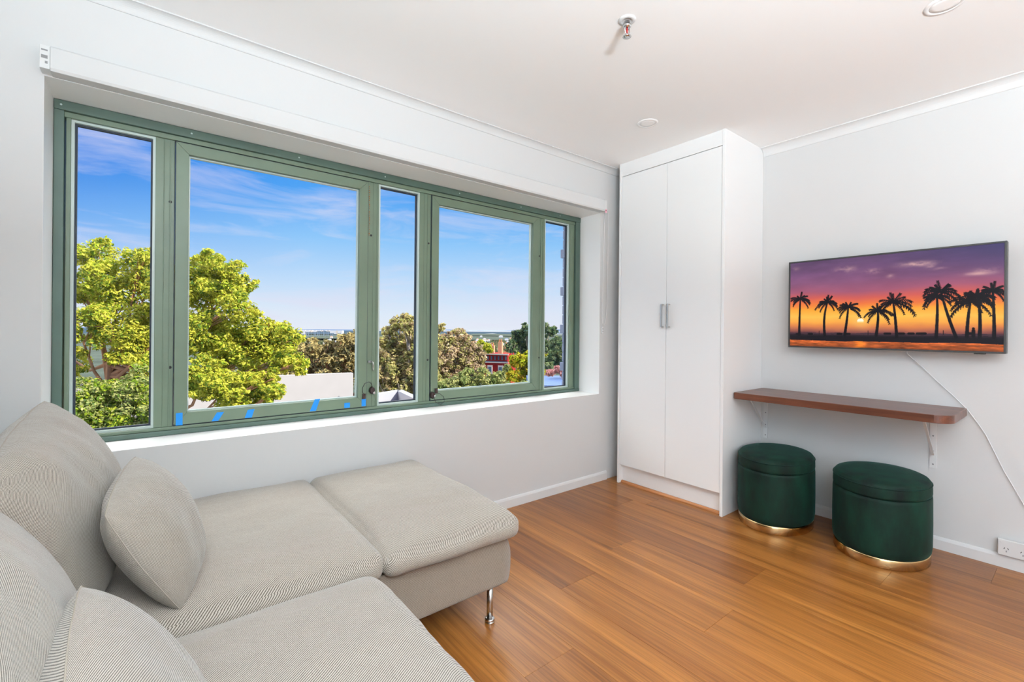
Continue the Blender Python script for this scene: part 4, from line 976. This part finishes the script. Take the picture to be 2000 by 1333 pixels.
tree('dense_tree', 'dense olive-brown tree behind the white wall, right of the big tree', 'trees seen through the window',
     [(585, 692, 22), (610, 686, 22), (640, 682, 22), (672, 674, 24), (700, 664, 24), (600, 710, 30), (640, 715, 32), (680, 705, 34), (715, 700, 34), (715, 740, 30), (660, 745, 30), (620, 745, 30), (575, 740, 34)], 36.0, 20000, 0.14, OL, 14, tr=0.3)
tree('tall_tree', 'tall olive-yellow tree seen through the narrow middle pane', 'trees seen through the window',
     [(780, 632, 22), (800, 640, 20), (762, 646, 14), (760, 672, 26), (795, 680, 32), (745, 690, 26), (770, 715, 36), (805, 725, 34), (745, 740, 30), (785, 760, 32), (830, 690, 30), (835, 740, 30), (850, 668, 18), (858, 640, 10)], 30.0, 20000, 0.12, OL2, 15, bark=M_BARKG, tr=0.3)
tree('bare_tree', 'pinkish-brown tree with thin foliage left of the red house', 'trees seen through the window',
     [(880, 672, 22), (900, 665, 20), (915, 680, 22), (870, 700, 30), (905, 705, 32), (935, 700, 18), (865, 735, 30), (900, 735, 28), (930, 725, 18), (890, 690, 26)], 34.0, 17000, 0.12, PK + OL2[:2], 16, bark=M_BARKG, tr=0.3)
tree('small_tree', 'small bright lime tree just left of the red house chimneys', 'trees seen through the window', [(940, 672, 9), (950, 677, 9), (956, 684, 7)], 60.0, 2600, 0.2, YG, 17, branches=False)
tree('rounded_bush', 'rounded grey-green bush at the bottom of the narrower opening sash', 'trees seen through the window',
     [(905, 752, 30), (940, 748, 26), (965, 752, 22), (870, 762, 26), (890, 775, 30), (935, 772, 30), (980, 768, 26), (1010, 765, 22)], 24.0, 15000, 0.085, GG, 18, branches=False, cat='bush')
tree('gum_tree', 'spreading dark green gum tree right of the red house', 'trees seen through the window',
     [(1028, 648, 16), (1010, 662, 14), (1045, 650, 18), (1062, 640, 16), (1075, 648, 12), (1000, 680, 14), (1025, 685, 18), (1050, 680, 20), (1080, 676, 16)], 48.0, 9000, 0.17, DG + GG[:2], 19, bark=M_BARKG, tr=0.3)
tree('leafy_tree', 'yellow-green shrubby tree right beside the red house wall', 'trees seen through the window',
     [(1010, 705, 18), (1032, 715, 20), (1050, 700, 22), (1000, 735, 14), (1025, 742, 20), (1050, 740, 22)], 38.0, 8000, 0.13, YG2, 20, branches=False)
tree('dense_tree', 'dark blue-green tree behind the rightmost narrow pane', 'trees seen through the window',
     [(1090, 672, 16), (1080, 700, 18), (1100, 700, 18), (1110, 680, 14), (1072, 715, 10)], 32.0, 7000, 0.12, DG, 21, branches=False)
tree('flowering_shrub', 'pink flowering shrub low in the rightmost pane', 'trees seen through the window',
     [(1075, 728, 9), (1090, 722, 10), (1100, 732, 9)], 20.0, 2200, 0.06, [lin(214, 150, 150), lin(230, 176, 168), lin(150, 100, 110)], 22, branches=False, cat='bush')
tree('leafy_tree', 'grey-green tree hiding the foot of the red house', 'trees seen through the window',
     [(985, 735, 14), (992, 720, 10), (955, 748, 16)], 44.0, 3000, 0.13, GG, 23, branches=False)

# white rendered building with a long blank wall
def wall_between(b, pa, pb, depth_a, depth_b, zt, zb, th=0.4, mi=0):
    A = P(*pa, depth_a); B_ = P(*pb, depth_b); d = Vector((B_.x - A.x, B_.y - A.y, 0)).normalized(); nrm = Vector((-d.y, d.x, 0))
    v = [Vector((A.x, A.y, 0)), Vector((B_.x, B_.y, 0)), Vector((B_.x, B_.y, 0)) + nrm * th, Vector((A.x, A.y, 0)) + nrm * th]
    za, zb_ = A.z if zt is None else zt, B_.z if zt is None else zt
    lo = [Vector((p.x, p.y, zb)) for p in v]; hi = [Vector((v[0].x, v[0].y, za)), Vector((v[1].x, v[1].y, zb_)), Vector((v[2].x, v[2].y, zb_)), Vector((v[3].x, v[3].y, za))]
    b._add(lo + hi, [(3, 2, 1, 0), (4, 5, 6, 7), (0, 1, 5, 4), (1, 2, 6, 5), (2, 3, 7, 6), (3, 0, 4, 7)], mi)
    return A, B_, d, nrm
bd = empty('rendered_building', tuple(P(600, 730, 22)[:2]) + (GZ,), 'long blank pale rendered building behind the big tree', 'building')
b = MB(); A_, B_, d_, n_ = wall_between(b, (60, 752), (690, 729), 17.0, 24.0, None, GZ, th=0.35); b.build('wall', M_RENDER, bd)
b = MB(); q0 = B_ + d_ * 0.12; b.tube([q0 + Vector((0, 0, -0.02)), q0 + d_ * 0.45 + Vector((0, 0, -1.0)), q0 + d_ * 0.5 + Vector((0, 0, -5))], 0.07, 8); b.build('downpipe', M_DGLASS, bd)
b = MB(); b.lathe(P(662, 778, 22.6), [(0.05, -0.2), (0.05, 0.1)], n=10); b.build('vent', M_GREY, bd)
# post beside the olive tree
pl = P(598, 700, 30); b = MB(); b.tube([(pl.x, pl.y, GZ), (pl.x, pl.y, pl.z)], 0.05, 8); tag(b.build('lamp_post', M_TRIMW), 'thin pale post in front of the olive-brown tree', 'post')
# flat roof with parapets
fr = empty('flat_roof_building', tuple(P(780, 775, 15)[:2]) + (GZ,), 'flat peach-coloured roof with white parapets below the narrow middle pane', 'building')
c0 = P(742, 772, 17); c1 = P(783, 770, 17.5)
zr = P(760, 776, 15).z - 0.25
pa = P(700, 774, 17); pb = P(780, 762, 19); pc = P(850, 778, 15.0)
b = MB(); zt = pb.z
def wseg(b, a, c, z0, z1, th=0.25):
    a = Vector((a.x, a.y, 0)); c = Vector((c.x, c.y, 0)); d = (c - a).normalized(); n1 = Vector((-d.y, d.x, 0)) * th / 2
    lo = [a - n1, c - n1, c + n1, a + n1]; b._add([v + Vector((0, 0, z0)) for v in lo] + [v + Vector((0, 0, z1)) for v in lo], [(3, 2, 1, 0), (4, 5, 6, 7), (0, 1, 5, 4), (1, 2, 6, 5), (2, 3, 7, 6), (3, 0, 4, 7)])
wseg(b, pa, pb, GZ, zt); wseg(b, pb, pc, GZ, zt); b.build('parapet_wall', M_PARAPET, fr)
pd = P(745, 835, 9.5); pe = P(640, 810, 11)
b = MB(); pts = [pa, pb, pc, pd, pe]; poly = [(p.x, p.y) for p in pts]; b.prism(poly, (0, 0, zt - 0.5), (1, 0, 0), (0, 1, 0), (0, 0, 1), -0.3); b.build('roof_deck', M_TERRA, fr)

p0 = P(1083, 744, 30); b = MB()  # block in place of the street, its shade put into the blue colour
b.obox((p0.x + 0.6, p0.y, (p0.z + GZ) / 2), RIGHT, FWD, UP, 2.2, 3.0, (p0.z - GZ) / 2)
tag(b.build('street_block', mat('shaded_street_blue', lin(96, 122, 170), 0.8, noise_amt=0.15, noise_scale=2)), 'low blue-grey block standing for the shaded street at the bottom of the rightmost pane', 'building')

# red brick house with chimneys
def red_house():
    D = 62; p = P(965, 690, D); ex = (RIGHT * 0.96 + FWD * -0.28).normalized(); ey = Vector((-ex.y, ex.x, 0)); zt = p.z; W = 3.4
    o = empty('brick_house', (p.x, p.y, GZ), 'red painted brick house with a parapet and terracotta chimney pots', 'house')
    def bx(b, x0, x1, y0, y1, z0, z1):
        c = Vector((p.x, p.y, 0)) + ex * ((x0 + x1) / 2) + ey * ((y0 + y1) / 2) + Vector((0, 0, (z0 + z1) / 2)); b.obox(c, ex, ey, (0, 0, 1), abs(x1 - x0) / 2, abs(y1 - y0) / 2, abs(z1 - z0) / 2)
    b = MB(); bx(b, -1.7, 1.9, 0, 4, GZ, zt - 0.1); b.build('walls', M_BRICKRED, o)
    b = MB(); bx(b, -1.85, 2.05, -0.16, 0, zt - 0.25, zt - 0.08); bx(b, -1.85, 2.05, -0.13, 0, zt - 1.32, zt - 1.22); b.build('cornice', M_TRIMW, o)
    b = MB(); bx(b, -1.75, 1.95, -0.08, 0, zt - 1.22, zt - 1.08)
    for i in range(7): bx(b, -1.45 + i * 0.5, -1.45 + i * 0.5 + 0.2, -0.05, 0, zt - 0.9, zt - 0.4)
    b.build('frieze', M_DGLASS, o)
    for x in (-0.55, 0.95):
        b = MB(); bx(b, x - 0.36, x + 0.36, -0.1, 0, zt - 3.7, zt - 1.65)
        f = b.build('window_surround', M_TRIMW, o); b = MB(); bx(b, x - 0.2, x + 0.2, -0.13, -0.1, zt - 3.6, zt - 1.85); b.build('pane', M_DGLASS, f)
    for x, y, h in ((-0.85, 1.5, 0.95), (0.55, 0.8, 1.5), (1.15, 2.0, 1.0)):
        b = MB(); bx(b, x - 0.28, x + 0.28, y, y + 0.6, zt - 0.1, zt + h)
        c_ = b.build('chimney', M_PEACH, o); b = MB()
        for s in (-0.13, 0.13):
            c = Vector((p.x, p.y, zt + h)) + ex * (x + s) + ey * (y + 0.3); b.lathe(c, [(0.09, 0), (0.07, 0.35), (0.09, 0.4)], n=10)
        b.build('chimney_pot', M_PEACH, c_)
red_house()

# own building's brick return beyond the right jamb, toothed with projecting bricks
b = MB(); xb, yb0 = 2.905, 2.955
for i in range(36):
    z = -0.6 + i * 0.084; pr = 0.014 if i % 4 == 1 else 0.0
    b.box(xb - pr, xb + 0.23, YO + 0.001, yb0 + pr, z, z + 0.074)
    b.box(xb + 0.004, xb + 0.226, YO + 0.001, yb0 - 0.004, z + 0.074, z + 0.084)
tag(b.build('brick_pier', M_BRICKB), 'grey painted brick pier with projecting courses just outside the right window jamb', 'pier')

# horizon: hills, towers, suburb
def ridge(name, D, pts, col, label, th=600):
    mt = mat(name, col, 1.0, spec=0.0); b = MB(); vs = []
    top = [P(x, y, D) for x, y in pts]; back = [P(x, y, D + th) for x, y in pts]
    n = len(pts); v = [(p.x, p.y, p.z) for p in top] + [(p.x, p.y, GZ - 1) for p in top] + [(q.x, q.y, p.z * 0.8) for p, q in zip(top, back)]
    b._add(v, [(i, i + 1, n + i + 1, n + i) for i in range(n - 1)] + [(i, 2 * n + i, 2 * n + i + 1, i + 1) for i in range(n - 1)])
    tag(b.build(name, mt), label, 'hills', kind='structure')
rnd = random.Random(5)
ridge('far_hills', 5200, [(x, 644.5 + 1.6 * math.sin(x * 0.021) + rnd.uniform(-.5, .5) + (x - 600) * 0.0015) for x in range(-100, 1500, 14)], lin(150, 176, 214), 'hills along the horizon, haze put into their blue')  # distance haze put into the blue of the hill colour
ridge('middle_hills', 2400, [(x, 652 + 1.5 * math.sin(x * 0.05 + 1) + rnd.uniform(-.9, .9) + (x - 600) * 0.002) for x in range(-100, 1500, 9)], lin(112, 134, 150), 'wooded rise below the horizon, haze put into its grey-blue')  # nearer rise, haze mixed into its colour too
TW = [mat('pale_tower', lin(226, 224, 226), 0.9, spec=0.1), mat('grey_tower', lin(150, 164, 186), 0.9, spec=0.1), mat('cream_tower', lin(230, 214, 200), 0.9, spec=0.1)]
tw = []; D = 2300; xs = 575
ORD = ['first', 'second', 'third', 'fourth', 'fifth', 'sixth', 'seventh', 'eighth', 'ninth', 'tenth', 'eleventh', 'twelfth', 'thirteenth', 'fourteenth', 'fifteenth', 'sixteenth', 'seventeenth', 'eighteenth', 'nineteenth', 'twentieth', 'twenty-first', 'twenty-second', 'twenty-third', 'twenty-fourth', 'twenty-fifth', 'twenty-sixth']
i = 0
while xs < 668:
    wpx = rnd.choice([3, 4, 5, 6, 8]); hpx = rnd.uniform(5, 11) if 596 < xs < 650 else rnd.uniform(3, 7); mi = rnd.choice([0, 0, 1, 2])
    a = P(xs + wpx / 2, 657, D); Wm = (wpx - 0.3) / F_PX * D; Hm = hpx / F_PX * D
    t = empty('tower_block', (a.x, a.y, GZ), ['pale', 'blue-grey', 'cream'][mi] + ' tower block, ' + ORD[i] + ' from the left on the far skyline', 'tower', 'far skyline towers')
    q = MB(); q.obox((a.x, a.y, (a.z + Hm + GZ) / 2), RIGHT, FWD, UP, Wm / 2, 12, (a.z + Hm - GZ) / 2); q.build('walls', TW[mi], t)
    for k in range(max(1, wpx // 3)):
        q = MB(); cxx = (k + 0.5) / max(1, wpx // 3) * 2 - 1; q.obox(Vector((a.x, a.y, a.z + Hm * 0.45)) + RIGHT * (cxx * Wm / 2) - FWD * 12.2, RIGHT, FWD, UP, Wm * 0.09, 0.3, Hm * 0.45)
        q.build('window_band', TW[1] if mi != 1 else TW[0], t)
    xs += wpx + rnd.choice([0, 1, 1, 3]); i += 1
D = 900
hs = []; far = []
for k in range(60):
    if len(hs) >= 26: break
    x = rnd.uniform(930, 1030) if k > 5 else rnd.uniform(595, 660); y = rnd.uniform(656, 682); D = 110 * (26 / max(y - 656, 1.2)) ** 1.3; D = min(max(D, 150), 1300)
    a = P(x, y, D); wd_ = rnd.uniform(3.5, 8) / F_PX * D; hh = rnd.uniform(1.0, 2.2) / F_PX * D
    if any((a - q_).length < 1.4 * (wd_ + w_) for q_, w_ in hs): continue
    hs.append((a, wd_)); t = MB(); hx_ = x
    t.obox((a.x, a.y, a.z - hh), RIGHT, FWD, UP, wd_ / 2, wd_ * 0.4, hh)
    t.prism([(-wd_ / 2 - .3, 0), (wd_ / 2 + .3, 0), (0, wd_ * 0.2)], (a.x, a.y, a.z), RIGHT, UP, FWD, wd_ * 0.4, mi=1)
    o = t.build('far_house', [TW[rnd.choice([0, 0, 2])], rnd.choice([TW[1], M_PEACH, TW[0]])]); far.append((x, tag(o, None, 'house', 'distant houses')))
far.sort(key=lambda q: q[0])
for k, (x, o) in enumerate(far): o['label'] = 'tiny pale house, ' + ORD[k] + ' from the left among the distant treetops'
# carpet of distant treetops
cl = []; r_ = np.random.RandomState(8)
for k in range(900):
    D = 110 * (1500 / 110) ** r_.rand(); x = r_.uniform(540, 1130); rr = r_.uniform(3, 5) * (1 + D / 900); p = P(x, 657 + 26 * (110 / D) ** 0.6 + r_.uniform(0, 3), D); cl.append((p.x, p.y, p.z - rr * 0.75, rr, rr, rr * 0.75))
me = leaves(cl, 52000, 2.0, [lin(74, 94, 76), lin(110, 118, 84), lin(140, 134, 100), lin(84, 104, 100)], 9, sub=2)
me.name = 'distant_treetops'; o = link('distant_treetops', me); tag(o, 'carpet of distant olive treetops stretching to the horizon', 'trees', kind='stuff')

# body of the added fill lamp, unseen behind the camera
fl = empty('fill_floor_lamp', (FILL_LAMP[0], FILL_LAMP[1], 0), 'white uplighter added unseen behind the camera as fill light', 'floor lamp')
b = MB(); b.lathe((FILL_LAMP[0], FILL_LAMP[1], 0.0005), [(0.15, 0), (0.15, 0.015), (0.02, 0.025)], n=32); b.build('fill_lamp_base', M_TRIM, fl)
b = MB(); b.tube([(FILL_LAMP[0], FILL_LAMP[1], 0.026), (FILL_LAMP[0], FILL_LAMP[1], 1.36)], 0.014, 12); b.build('fill_lamp_pole', M_TRIM, fl)
b = MB(); b.lathe((FILL_LAMP[0], FILL_LAMP[1], 1.3605), [(0.03, 0), (0.20, 0.04), (0.36, 0.135), (0.355, 0.135), (0.195, 0.05), (0.02, 0.02)], n=40, caps=False); b.build('fill_lamp_bowl', M_TRIM, fl)
